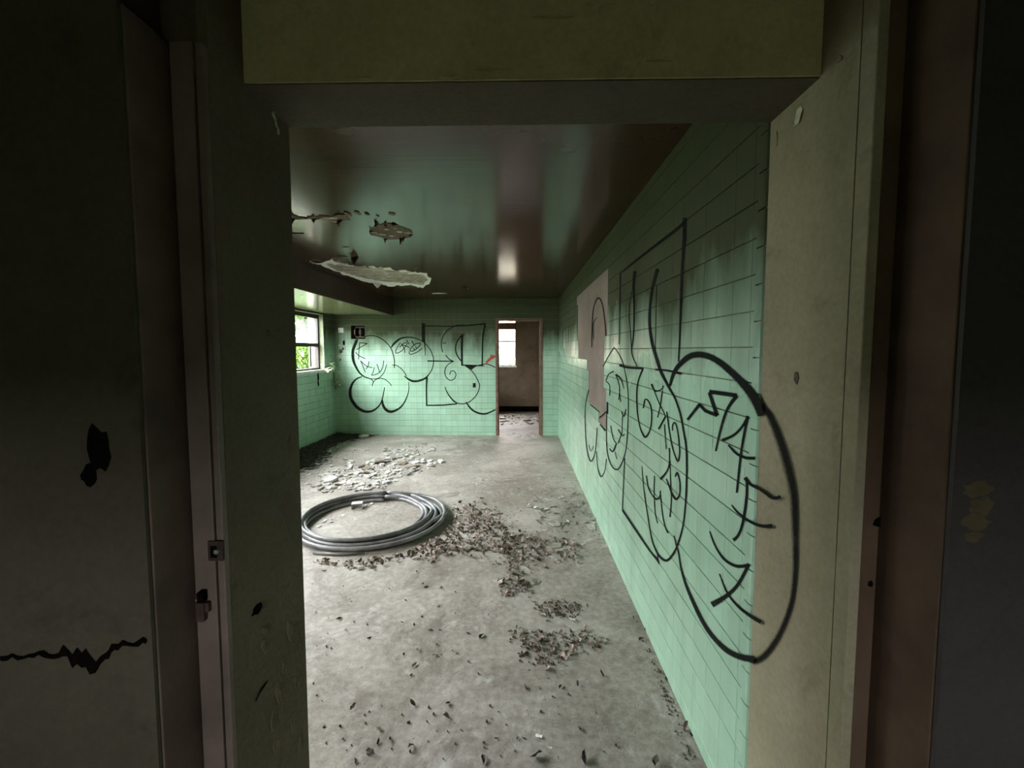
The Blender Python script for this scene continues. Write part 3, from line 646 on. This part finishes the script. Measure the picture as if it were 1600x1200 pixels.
while zz < .85:
    top = zz + .098
    if not (.52 < zz < .60):
        o = box('louvre_blade', (-L4+.03, -.004, -.047), (L4-.018, .002, .047), M['glass_haze'], w4); o.location = (0, 0, zz + .05); o.rotation_euler = (R(-14), 0, 0)
    zz += .104
box('pane', (-L4+.03, -.003, 1.047), (L4-.018, .003, H4-.02), M['glass_haze'], w4)

# ------------------------------------------------------------------ recessed box, outlet and marks on the back wall
pb = empty('electrical_box', (-2.815, YF, 1.81), label='rusty empty breaker box recessed in the back wall', category='breaker box')
hw, hh = .125, .12
for n, a, c in (('back', (-hw, .118, -hh), (hw, .122, hh)), ('side', (-hw, -.006, -hh), (-hw+.004, .12, hh)), ('side', (hw-.004, -.006, -hh), (hw, .12, hh)), ('top', (-hw, -.006, hh-.004), (hw, .12, hh)), ('bottom', (-hw, -.006, -hh), (hw, .12, -hh+.004))):
    box(n, a, c, M['black' if n == 'back' else 'rust'], pb)
# inner plate with two round openings
bm = bmesh.new(); cw = .0
def ring_plate(bm, cx, w, h, r, y):
    n = 20; sq = []; ci = []
    for k in range(n):
        a = 2*math.pi*k/n; c, s = math.cos(a), math.sin(a); m = max(abs(c)/(w/2), abs(s)/(h/2))
        sq.append(bm.verts.new((cx + c/m, y, s/m))); ci.append(bm.verts.new((cx + c*r*.82, y, s*r)))
    for k in range(n): bm.faces.new([sq[k], sq[(k+1) % n], ci[(k+1) % n], ci[k]])
ring_plate(bm, -.018, .084, .19, .078, .02); ring_plate(bm, .068, .084, .19, .078, .02)
link('inner_plate', bm_mesh(bm, 'inner_plate'), M['plate'], pb)
box('divider', (.022, .012, -.095), (.028, .03, .095), M['plate'], pb)
oc = box('outlet_cavity', (-3.088, YF - .004, 1.588), (-3.052, YF + .0005, 1.662), M['black'], wb)
pt = flat_poly('plain_tile', [Vector((x, YF - TT, z)) for x, z in ((-3.16, 1.80), (-3.07, 1.80), (-3.07, 1.885), (-3.16, 1.885))], M['white_frame'], wb, .002, (0, -1, 0), label='single white tile left of the breaker box')
for k, (x, y, w, h) in enumerate(((533,549,.03,.05),(529,557,.03,.03),(536,545,.02,.03),(530,540,.012,.03),(532,562,.02,.015))): chip(x, y, 1, YF - TT, -1, w, h, M['grout_pale' if k % 2 else 'rust'], wb, name='broken_tile_edge')
for x, y, w, h in ((497,590,.025,.10),(497,600,.03,.05)): chip(x, y, 0, XW + TT, 1, w, h, M['black'], wl, name='dark_mark')

# ------------------------------------------------------------------ ceiling damage
rc = random.Random(77)
def ragged(pts, ax, v, jitter, step=6):
    out = []
    n = len(pts)
    for i in range(n):
        a, b = pts[i], pts[(i+1) % n]; L = math.hypot(b[0]-a[0], b[1]-a[1]); m = max(1, int(L / step))
        for s in range(m):
            t = s / m; out.append(on(a[0] + (b[0]-a[0])*t + rc.uniform(-1, 1)*jitter, a[1] + (b[1]-a[1])*t + rc.uniform(-1, 1)*jitter*.5, ax, v))
    return out
flat_poly('torn_paint_edge', ragged([(482,408),(500,411),(520,404),(523,407),(546,413),(560,416),(590,417),(606,419),(640,424),(665,428),(672,436),(672,443),(663,449),(640,446),(612,447),(590,443),(560,437),(530,426),(508,417)], 2, ZC, 2.6, 4), M['peel_white'], ceiling, .0025, (0, 0, -1), label='pale torn edge of the peeled ceiling patch')
flat_poly('exposed_board', ragged([(510,412),(545,415),(575,417),(606,421),(640,427),(662,430),(668,437),(660,444),(635,442),(600,441),(570,435),(540,427),(516,417)], 2, ZC - .0026, 2.2, 4), M['peel'], ceiling, .0012, (0, 0, -1), label='grey-brown board exposed where ceiling paint has peeled')
def flake(name, tip_px, base_px, drop, mat, w, parent=ceiling, zt=ZC):
    """A curl of paint hanging from the ceiling: base edge on the ceiling, tip bent down."""
    a = on(*base_px[0], 2, zt); b = on(*base_px[1], 2, zt); m = (a + b)/2; d = (b - a)
    V = []; n = 5
    for i in range(n + 1):
        t = i / n; s = 1 - t**1.3 * w
        c = m + Vector((0, -.03 * math.sin(t*2), -drop * t)) + Vector((rc.uniform(-.006, .006), 0, 0))
        for q in (-.5, 0, .5): V.append(c + d*q*s + Vector((0, (.25 - q*q) * .05, 0)))
    Fc = []
    for i in range(n):
        for j in range(2): k = 3*i + j; Fc.append((k, k+1, k+4, k+3))
    o = link(name, mesh(name, V, Fc, True), mat, parent); md = o.modifiers.new('thickness', 'SOLIDIFY'); md.thickness = .0015
    return o
flake('hanging_flake', None, [(549,402),(561,402)], .085, M['purple_flake'], .9)
flake('hanging_flake', None, [(583,441),(598,443)], .075, M['peel_white'], 1.0)
flake('hanging_flake', None, [(520,406),(545,413)], -.0 + .02, M['peel_white'], .3)
flake('hanging_flake', None, [(486,409),(505,411)], .018, M['peel_white'], .4)
for x, y in ((596,419),(622,422),(660,428),(640,425),(575,417)): flake('curled_edge', None, [(x-5, y), (x+5, y+1)], .012, M['peel_white'], .5)
# torn hole further towards the doorway
flat_poly('torn_hole', ragged([(577,357),(586,353),(588,345),(592,351),(602,348),(615,350),(630,354),(643,361),(645,366),(636,371),(622,373),(608,374),(596,370),(580,367)], 2, ZC, 1.6, 4), M['brown_torn'], ceiling, .003, (0, 0, -1), label='torn brown hole in the ceiling board')
for x, y, w, h in ((584,363,.03,.03),(595,366,.04,.04),(612,368,.03,.03),(625,362,.03,.035),(637,364,.04,.03),(604,358,.03,.03),(618,357,.02,.02)): chip(x, y, 2, ZC - .003, -1, w, h, M['peel'], ceiling, name='board_fragment')
for bp, dr in (([(586,350),(593,350)], .03), ([(624,371),(630,372)], .06), ([(630,369),(635,370)], .05), ([(600,372),(606,373)], .04), ([(612,351),(622,352)], .015), ([(640,366),(645,367)], .03), ([(578,360),(583,361)], .03), ([(602,351),(607,351)], .025)): flake('torn_strip', None, bp, dr, M['brown_torn'], .8)
# line of breaks across the ceiling, left
for x, y, w, h, m in ((457,338,.05,.04,'brown_torn'),(468,341,.06,.03,'brown_torn'),(490,340,.05,.04,'brown_torn'),(505,338,.05,.03,'brown_torn'),(516,341,.08,.05,'peel'),(524,345,.05,.04,'peel'),(531,340,.06,.08,'brown_torn'),(536,336,.06,.03,'brown_torn'),(543,334,.02,.05,'brown_torn'),(560,333,.02,.05,'brown_torn'),(573,334,.015,.03,'brown_torn'),(590,337,.012,.02,'brown_torn'),(612,334,.025,.04,'brown_torn'),(540,386,.03,.02,'brown_torn'),(549,396,.02,.02,'brown_torn'),(535,401,.05,.04,'brown_torn'),(466,365,.06,.02,'brown_torn'),(685,458.5,.14,.06,'peel_white'),(728,451,.04,.05,'peel_white'),(722,449,.02,.02,'rust'),(648,420,.03,.03,'brown_torn')):
    chip(x, y, 2, ZC, -1, w, h, M[m], ceiling, tilt=1.2, name='loose_flake')
for bp, dr in (([(528,343),(536,344)], .05), ([(456,341),(464,342)], .04), ([(488,342),(496,343)], .03), ([(724,449),(731,450)], .05)): flake('torn_strip', None, bp, dr, M['brown_torn'], .7)

# ------------------------------------------------------------------ coil of plastic pipe
coil = empty('pipe_coil', (-1.295, 3.50, 0), label='large coil of grey plastic pipe lying on the concrete floor', category='pipe coil')
PR = .0165
turns = [(-.070, 0), (-.034, 0), (.002, 0), (-.052, 1), (-.016, 1), (.022, .9), (-.034, 2)]
def coil_pt(th, a, lv, k):
    # th = 0 points right; turns spread apart on the right and stack up on the left and near side
    sp = .5 + .5 * math.cos(th - .25)
    r = .565 + a * (.75 + 1.5 * sp) + .012 * math.sin(2*th + k) + .006 * math.sin(3*th + 2*k)
    z = PR + lv * (.030 - .012 * sp) + .004 * (1 + math.sin(th*2 + k*1.7))
    return Vector((r * math.cos(th) * 1.05, r * math.sin(th), max(PR, z)))
for k, (a, lv) in enumerate(turns):
    a2, lv2 = turns[(k+1) % len(turns)]
    n = 72; t0 = R(95); pts = []
    end = 2*math.pi if k < len(turns) - 1 else math.pi * 1.55
    for i in range(n + 1):
        f = i / n; th = t0 + end * f; s = max(0, (f - .86) / .14); s = s*s*(3 - 2*s) if k < len(turns) - 1 else 0
        pts.append(coil_pt(th, a + (a2-a)*s, lv + (lv2-lv)*s, k + (1 if s > .5 else 0) * 0))
    bm = bmesh.new(); tube(bm, pts, PR, 10); link('pipe_turn', bm_mesh(bm, 'pipe_turn', True), M['pipe'], coil)
bm = bmesh.new(); tube(bm, [(.50, -.20, .03), (.545, -.12, .04), (.59, 0, .035), (.615, .10, .028), (.622, .17, .022)], PR, 10); link('loose_end', bm_mesh(bm, 'loose_end', True), M['pipe'], coil)
bm = bmesh.new(); tube(bm, [(-.22, -.60, .012), (-.02, -.625, .014), (.16, -.595, .016)], .010, 8); link('loose_end', bm_mesh(bm, 'loose_end', True), M['pipe'], coil)
# small metal switch box lying on the far side of the coil
p = on(558, 783, 2, .07)
sb = empty('switch_box', (p.x, p.y, 0), label='small pale metal switch box tipped on its side inside the pipe coil', category='metal box'); sb.rotation_euler = (0, 0, R(14))
for n, a, c in (('back', (-.05, .03, 0), (.05, .033, .055)), ('bottom', (-.05, -.03, 0), (.05, .033, .003)), ('top', (-.05, -.03, .052), (.05, .033, .055)), ('side', (-.05, -.03, 0), (-.047, .033, .055)), ('side', (.047, -.03, 0), (.05, .033, .055))): box(n, a, c, M['white_frame'], sb)

# ------------------------------------------------------------------ leaves, plaster and dirt on the floor
rl = random.Random(5)
def leaf_geo(r):
    L = 1.0; w = r.uniform(.28, .42); curl = r.uniform(-.25, .55); fold = r.uniform(.1, .5); tw = r.uniform(-.4, .4)
    V = []
    prof = [0.04, .75, 1.0, .7, .03]
    for i, s in enumerate(prof):
        t = i/4; x = (t - .5) * L; zc = curl * (t - .5)**2 * 1.6
        for q in (-1, 0, 1):
            y = q * w * s * (1 - fold * .35) ; z = zc + abs(q) * w * s * fold + q * tw * (t - .5) * w
            V.append(Vector((x, y, z)))
    Fc = []
    for i in range(4):
        for j in range(2): k = 3*i + j; Fc.append((k, k+1, k+4, k+3))
    return V, Fc
def slab_geo(r, thick):
    n = r.randint(5, 8); V = []; asp = r.uniform(.45, 1.0); wob = [r.uniform(.6, 1.1) for _ in range(n)]
    for z in (0, 1):
        for k in range(n):
            a = 2*math.pi*k/n; s = wob[k] * (1 if z == 0 else r.uniform(.86, .98))
            V.append(Vector((math.cos(a)*s*.5, math.sin(a)*s*.5*asp, z * thick * r.uniform(.8, 1.2))))
    return V, [tuple(range(n))[::-1], tuple(range(n, 2*n))] + [(k, (k+1) % n, n + (k+1) % n, n + k) for k in range(n)]
def shard_geo(r):
    V = []; n = 4; w = r.uniform(.08, .26); c = r.uniform(.05, .3)
    for i in range(n + 1):
        t = i/n - .5
        for q in (-1, 1): V.append(Vector((t + r.uniform(-.05, .05), q*w*r.uniform(.7, 1.1), c * (t*t*1.4) + (q+1)*.03)))
    return V, [(2*i, 2*i+1, 2*i+3, 2*i+2) for i in range(n)]
def variants(name, gen, n, mat, smooth=False):
    out = []
    for _ in range(n):
        v, f = gen(rl); me = mesh(name, v, f, smooth); me.materials.append(mat); out.append(me)
    return out
LEAF = variants('dry_leaf', leaf_geo, 10, M['leaf'])
def crumpled_geo(r):
    V, Fc = leaf_geo(r)
    for v in V: v.z = v.z * 1.6 + r.uniform(-.08, .12); v.y *= r.uniform(.5, 1.0); v.x += r.uniform(-.06, .06)
    return V, Fc
M['leaf_dark'] = ramp_rand('dark_rotten_leaf', [(0, (.018, .013, .011)), (.7, (.05, .036, .028)), (1, (.14, .10, .075))])
CRUMPLED = variants('crumpled_leaf', crumpled_geo, 10, M['leaf_dark'])
SLAB = variants('plaster_flake', lambda r: slab_geo(r, r.uniform(.08, .2)), 12, M['plaster_bit'])
BOARD = variants('board_fragment', lambda r: slab_geo(r, r.uniform(.05, .1)), 5, M['board_bit'])
SHEET = variants('paint_sheet', lambda r: slab_geo(r, .02), 7, M['shard'])
SHARD = variants('paint_shard', shard_geo, 8, M['shard'])
def pose(me, x, y, size, tilt, zrot, lift=.001):
    m = Matrix.Rotation(zrot, 4, 'Z') @ Matrix.Rotation(rl.gauss(0, tilt), 4, 'X') @ Matrix.Rotation(rl.gauss(0, tilt), 4, 'Y') @ Matrix.Scale(size, 4)
    zmin = min((m @ v.co).z for v in me.vertices)
    return Matrix.Translation((x, y, lift - zmin)) @ m
def put(name, me, x, y, size, tilt, **props):
    o = link(name, me, None, None, **props); o.matrix_world = pose(me, x, y, size, tilt, rl.uniform(0, 6.28)); return o
def pick(poly):
    xs = [p[0] for p in poly]; ys = [p[1] for p in poly]
    while True:
        x, y = rl.uniform(min(xs), max(xs)), rl.uniform(min(ys), max(ys))
        if inside(poly, x, y): return x, y
def free(p):
    if not (XW + .04 < p.x < XR - .03) and p.y < YF: return False
    """False inside the pipe ring itself, so that nothing lies through the pipes."""
    d = math.hypot((p.x + 1.295) / 1.05, p.y - 3.50); return not (.42 < d < .68)
class Heap:
    """Collects the small rest of a heap into one mesh of kind stuff."""
    def __init__(s): s.V, s.F = [], []
    def add(s, me, mat4):
        k = len(s.V); s.V += [mat4 @ v.co for v in me.vertices]; s.F += [tuple(i + k for i in p.vertices) for p in me.polygons]
    def build(s, name, mat, label, cat): return link(name, mesh(name, s.V, s.F), mat, None, kind='stuff', label=label, category=cat)

PILE = [([(690,800),(705,790),(740,785),(775,795),(790,815),(795,850),(800,868),(760,862),(715,866),(680,872),(630,868),(648,850),(680,832)], 175, 420, 'dry brown leaf in the dense heap right of the pipe coil', 'leaves in the heap right of the pipe coil'),
        ([(795,830),(830,835),(870,842),(905,850),(900,870),(850,882),(820,880),(795,893),(778,880),(785,850)], 60, 130, 'dry brown leaf in the trail between the heap and the right wall', 'leaves in the trail towards the right wall'),
        ([(800,985),(840,985),(870,988),(910,985),(945,995),(950,1008),(900,1020),(870,1040),(825,1040),(800,1015)], 45, 90, 'dry brown leaf in the small heap on the bare floor near the right wall', 'leaves in the small foreground heap'),
        ([(835,945),(860,938),(900,942),(912,955),(895,968),(850,965)], 12, 20, 'dry leaf in the wisp just behind the small foreground heap', 'leaves behind the small foreground heap'),
        ([(500,872),(560,866),(620,862),(650,868),(600,882),(540,886),(500,884)], 20, 70, 'dark leaf crumb along the near edge of the pipe coil', 'leaves along the near edge of the coil'),
        ([(775,905),(805,895),(840,905),(825,925),(790,935)], 14, 34, 'dry leaf in the sparse cluster below the heap', 'leaves below the heap')]
litter = Heap()
for poly, n_ind, n_rest, lab, grp in PILE:
    for i in range(n_ind + n_rest):
        px, py = pick(poly)
        p = on(px + rl.gauss(0, 9), py + rl.gauss(0, 5), 2, 0)
        if not free(p): continue
        s = rl.uniform(.032, .058) * (1.0 if p.y > 2.4 else .72); me = rl.choice(LEAF)
        if i < n_ind: put('dry_leaf', me, p.x, p.y, s, .45, label=lab, category='leaf', group=grp)
        else: litter.add(me, pose(me, p.x, p.y, s * .7, .6, rl.uniform(0, 6.28)))
litter.build('leaf_litter', M['leaf'], 'crumbled brown leaf litter between the larger leaves', 'leaf litter')
# single leaves lying apart in the foreground, each at its own place
SINGLES = [(545,889,.05),(530,968,.05),(576,998,.045),(553,972,.02),(631,1024,.032),(652,1017,.04),(680,1025,.045),(648,1040,.05),(628,973,.03),(647,978,.03),(685,948,.035),(665,917,.05),(690,919,.04),(712,926,.03),(651,894,.035),(552,1106,.05),(592,1141,.05),(580,1178,.075),(590,1160,.04),(645,1101,.06),(698,1122,.06),(700,1102,.04),(555,1190,.04),(608,1157,.04),(642,1168,.045),(755,1188,.06),(752,995,.06),(776,1155,.03),(865,1038,.03),(876,1074,.04),(903,1070,.04),(819,1155,.035),(838,1185,.08),(915,1186,.08),(1002,1000,.05),(1008,985,.03),(990,966,.03),(1030,1050,.05),(1042,1062,.05),(1072,1138,.06),(1080,1150,.05),(1025,1192,.06),(905,1140,.04),(940,1055,.05),(820,1075,.045),(688,986,.03),(672,985,.04),(540,985,.03),(493,957,.02),(488,913,.02),(667,1128,.03)]
ORD = ['first', 'second', 'third', 'fourth', 'fifth', 'sixth', 'seventh', 'eighth', 'ninth', 'tenth', 'eleventh', 'twelfth', 'thirteenth', 'fourteenth', 'fifteenth']
ROWS = [(0, 930, 'rearmost'), (930, 990, 'second rearmost'), (990, 1060, 'middle'), (1060, 1135, 'second nearest'), (1135, 1300, 'nearest')]
for lo, hi, word in ROWS:
    row = sorted(q for q in SINGLES if lo <= q[1] < hi)
    for i, (x, y, s) in enumerate(row):
        p = on(x, y, 2, 0)
        put('dry_leaf', rl.choice(CRUMPLED), p.x, p.y, s * .62, .5, label='%s from the left of the %s row of single dark leaves on bare concrete' % (ORD[i], word), category='leaf', group='single leaves scattered over the foreground floor')
# rubble of fallen plaster behind the coil
RUB = [([(500,770),(480,758),(505,742),(545,722),(585,714),(640,716),(690,722),(660,738),(625,748),(600,765),(545,768)], 160, 620, .045, .12, 'pale flake of fallen plaster in the rubble behind the pipe coil', 'plaster flakes in the rubble behind the coil'),
       ([(600,700),(660,692),(700,690),(680,706),(640,716),(600,712)], 45, 160, .04, .085, 'small pale plaster flake in the thin spread beyond the rubble', 'plaster flakes beyond the rubble'),
       ([(470,765),(472,735),(520,700),(560,690),(590,700),(520,735),(490,770)], 30, 160, .03, .08, 'grey plaster scrap in the dim corner below the far left window', 'plaster scraps below the far left window'),
       ([(560,800),(545,795),(560,785),(585,784),(575,795),(520,815),(490,830),(505,808)], 14, 60, .02, .05, 'small white plaster crumb on the floor inside the pipe coil', 'plaster crumbs inside the coil'),
       ([(640,760),(690,740),(760,700),(800,740),(780,770),(700,780)], 22, 60, .015, .04, 'tiny white plaster crumb on the open floor in front of the back wall', 'plaster crumbs on the open floor'),
       ([(790,678),(835,678),(845,686),(800,684)], 14, 30, .03, .07, 'white plaster scrap on the threshold of the back doorway', 'plaster scraps on the back threshold'),
       ([(784,648),(842,648),(842,662),(782,664)], 12, 60, .08, .22, 'pale debris sheet on the floor of the room beyond', 'debris on the floor beyond the doorway')]
crumb = Heap()
for poly, n_ind, n_rest, s0, s1, lab, grp in RUB:
    for i in range(n_ind + n_rest):
        p = on(*pick(poly), 2, 0)
        if not free(p): continue
        me = rl.choice(SLAB)
        if i < n_ind: put('plaster_flake', me, p.x, p.y, rl.uniform(s0, s1), .16, label=lab, category='plaster', group=grp)
        else: crumb.add(me, pose(me, p.x, p.y, rl.uniform(.25, .9) * s0, .25, rl.uniform(0, 6.28)))
crumb.build('plaster_crumbs', M['plaster_bit'], 'fine white plaster crumbs between the larger flakes', 'plaster crumbs')
for x, y, s, me, nm, lab in ((596,723,.26,0,'board_fragment','flat brown ceiling board piece at the back of the rubble'),(645,731,.22,1,'board_fragment','rust brown board piece at the right end of the rubble'),(575,735,.24,2,'board_fragment','long grey-brown board piece in the middle of the rubble'),(628,725,.16,3,'board_fragment','small brown board piece between two larger ones in the rubble')):
    p = on(x, y, 2, 0); put(nm, BOARD[me], p.x, p.y, s, .12, label=lab, category='board')
p = on(516, 752, 2, 0); put('plaster_slab', SLAB[2], p.x, p.y, .24, .08, label='largest white plaster slab at the left end of the rubble', category='plaster')
p = on(567, 683, 2, 0); put('concrete_lump', SLAB[5], p.x, p.y, .26, .05, label='grey concrete lump by the back wall left of the graffiti', category='concrete')
# curled paint shards near the right wall
for i in range(70):
    x, y = pick([(820,785),(850,772),(880,765),(905,775),(920,800),(935,815),(900,835),(860,835),(830,815)]); p = on(x, y, 2, 0)
    put('paint_shard', rl.choice(SHARD), p.x, p.y, rl.uniform(.03, .075), .3, label='curled grey-green paint shard on the floor near the right wall', category='paint shard', group='paint shards near the right wall')
for x, y, s, me, lab in ((925,823,.15,1,'broad grey-green paint sheet nearest the right wall'),(936,841,.13,3,'square grey-green paint sheet just in front of the broad one'),(868,820,.17,5,'long pale paint strip right of the leaf trail'),(866,853,.16,2,'rounded pale sheet lying in the leaf trail'),(832,908,.15,6,'rounded grey paint sheet below the leaf heap'),(800,910,.12,4,'narrow grey paint sheet below the leaf heap')):
    p = on(x, y, 2, 0); put('paint_sheet', SHEET[me], p.x, p.y, s, .05, label=lab, category='paint shard')
for x, y, s, lab in ((842,1151,.035,'white paint curl on the dark foreground floor'),(858,1168,.03,'smaller pale paint curl beside the white one'),(835,992,.04,'bright white curl at the top of the small leaf heap'),(862,1000,.05,'longer white curl in the middle of the small leaf heap'),(850,960,.04,'pale curl behind the small leaf heap'),(893,968,.05,'pale twisted curl right behind the small leaf heap')):
    p = on(x, y, 2, 0); o = put('paint_curl', SHARD[int(s*1000) % 8], p.x, p.y, s * .75, .3, label=lab, category='paint curl'); o.data = o.data.copy(); o.data.materials.clear(); o.data.materials.append(M['peel_white'])
p = [on(868, 938, 2, .004), on(880, 950, 2, .006), on(892, 958, 2, .004)]
bm = bmesh.new(); tube(bm, p, .003, 6); link('twig', bm_mesh(bm, 'twig'), M['leaf'], None, label='thin pale twig behind the small leaf heap', category='twig')
# soil washed in along the window wall: a low uneven drift, corner shade included in its dark colour
V, Fc = [], []; NX, NY = 26, 60
for j in range(NY + 1):
    for i in range(NX + 1):
        u, v = i / NX, j / NY; x = XW + TT + .002 + u * (.62 + .2 * math.sin(v * 7) + .75 * max(0, v - .72)); y = 4.7 + v * (YF - TT - .004 - 4.7)
        V.append((x, y, max(-.004, .045 * (1 - u) ** 1.5 * min(1, v * 6) + rl.uniform(-.012, .012) - .010 * u)))
for j in range(NY):
    for i in range(NX): k = j * (NX + 1) + i; Fc.append((k, k + 1, k + NX + 2, k + NX + 1))
M['soil'] = plain('shaded_leaf_mould', (.030, .024, .018), .95, scale=30, var=.7, bump=.6)
link('soil_drift', mesh('soil_drift', V, Fc), M['soil'], None, kind='stuff', label='soil and leaf mould against the left wall, coloured dark with corner shade', category='soil')
# dirt
dirt = Heap(); DG = [mesh('dirt', *slab_geo(rl, .4)) for _ in range(4)]
ZON = [(q[0], 1) for q in PILE] + [([(470,700),(520,684),(560,684),(520,720),(470,760)], 2), ([(480,900),(760,900),(1000,1190),(490,1190)], .6), ([(980,940),(1000,940),(1100,1190),(1070,1190)], 1), ([(790,760),(900,740),(940,840),(800,830)], 1)]
for poly, m in ZON:
    for i in range(int(170 * m)):
        p = on(*pick(poly), 2, 0)
        if free(p): g = rl.choice(DG); dirt.add(g, pose(g, p.x, p.y, rl.uniform(.004, .014), .2, rl.uniform(0, 6)))
dirt.build('dirt_crumbs', M['dirt'], 'dark dirt crumbs scattered over the floor', 'dirt')

# ------------------------------------------------------------------ plants outside and the vine at the window
rg = random.Random(21)
def foliage(name, loc, rad, n, leaf, label, trunk=True, cat='tree', group=None):
    t = empty(name, (loc[0], loc[1], -.3), label=label, category=cat)
    if group: t['group'] = group
    V, Fc = [], []
    for _ in range(n):
        d = Vector((rg.gauss(0, 1), rg.gauss(0, 1), rg.gauss(0, 1))).normalized() * (rg.random() ** .45)
        c = Vector((d.x*rad[0], d.y*rad[1], d.z*rad[2] + loc[2] + .3)); s = leaf * rg.uniform(.5, 1.3)
        q = Matrix.Rotation(rg.uniform(0, 6.28), 3, 'Z') @ Matrix.Rotation(rg.gauss(0, .9), 3, 'X'); k = len(V)
        for p in ((0, -.5, 0), (.28, -.05, .05), (0, .55, -.04), (-.28, -.05, .05)): V.append(c + q @ (Vector(p) * s))
        Fc += [(k, k+1, k+2), (k, k+2, k+3)]
    link('crown', mesh('crown', V, Fc), M['green'], t)
    if trunk:
        bm = bmesh.new(); tube(bm, [(0, 0, 0), (.05, .03, loc[2]*.5), (-.03, 0, loc[2] + .3)], [.07, .055, .03], 8); tr = link('trunk', bm_mesh(bm, 'trunk'), M['bark'], t)
        for k in range(6):
            bm = bmesh.new(); a = rg.uniform(0, 6.28); tube(bm, [(0, 0, loc[2]*.5 + k*.2), (math.cos(a)*rad[0]*.6, math.sin(a)*rad[1]*.6, loc[2] + .2*k)], [.03, .012], 6); link('branch', bm_mesh(bm, 'branch'), M['bark'], tr)
    return t
for k in range(6):  # unseen bushes added to keep low sky light out of the left windows
    foliage('sky_screen_bush', (-11.5 + rg.uniform(-.6, .6), -3.0 + k*3.7, 2.2), (1.4, 1.8, 3.1), 2000, .36, 'unseen dense bush added far outside to block low sky light', False, 'bush', 'bushes added outside to block low sky')
foliage('leafy_tree', (-5.6, 10.7, 2.3), (1.1, 1.5, 1.6), 6500, .13, 'leafy green tree outside the upper part of the far left window')
foliage('leafy_shrub', (-4.5, 8.6, .95), (.55, .75, .80), 2600, .10, 'green shrub outside the lower part of the far left window', False, 'shrub')
foliage('leafy_shrub', (-4.05, 4.72, .95), (.40, .34, 1.15), 1500, .13, 'unseen dense shrub added at the outer wall to shade the back corner', False, 'shrub')  # unseen shrub added to block slanting light onto the back wall
M['pink'] = plain('pink_painted_boards', (.52, .36, .31), .8, scale=4)
nb = empty('neighbouring_wall', (-1.5, 14.0, -.3), label='pink boarded wall of a neighbouring house behind the louvred window', category='house wall')
for k in range(20):
    o = box('board', (-4, -.012, 0), (4, .012, .2), M['pink'], nb); o.location = (0, 0, k*.192); o.rotation_euler = (R(4), 0, 0)
foliage('leafy_shrub', (-1.2, 12.4, .75), (1.5, .7, .95), 3600, .15, 'green shrub outside the louvred window beyond the doorway', False, 'shrub')
M['vine'] = plain('pale_vine_leaf', (.42, .46, .32), .7)
vine = empty('vine', (XW, 6.85, 1.18), label='leafy vine creeping in from the sill of the far left window', category='vine')
vp = [(.03, -.20, .03), (.05, -.05, .05), (.07, .06, -.06), (.05, .12, -.22), (.06, .14, -.36)]
bm = bmesh.new(); tube(bm, vp, .006, 6); link('stem', bm_mesh(bm, 'stem'), M['bark'], vine)
for i in range(26):
    t = rg.random() * 3.99; k = int(t); c = Vector(vp[k]).lerp(Vector(vp[k+1]), t - k) + Vector((rg.uniform(.0, .10), rg.gauss(0, .05), rg.gauss(0, .04)))
    q = Matrix.Rotation(rg.uniform(0, 6.28), 3, 'Z') @ Matrix.Rotation(rg.gauss(.4, .6), 3, 'X'); s = rg.uniform(.08, .16)
    link('leaf', mesh('leaf', [c + q @ (Vector(p) * s) for p in ((0,-.5,0),(.28,-.05,.06),(0,.55,-.04),(-.28,-.05,.06))], [(0,1,2),(0,2,3)]), M['vine'], vine)
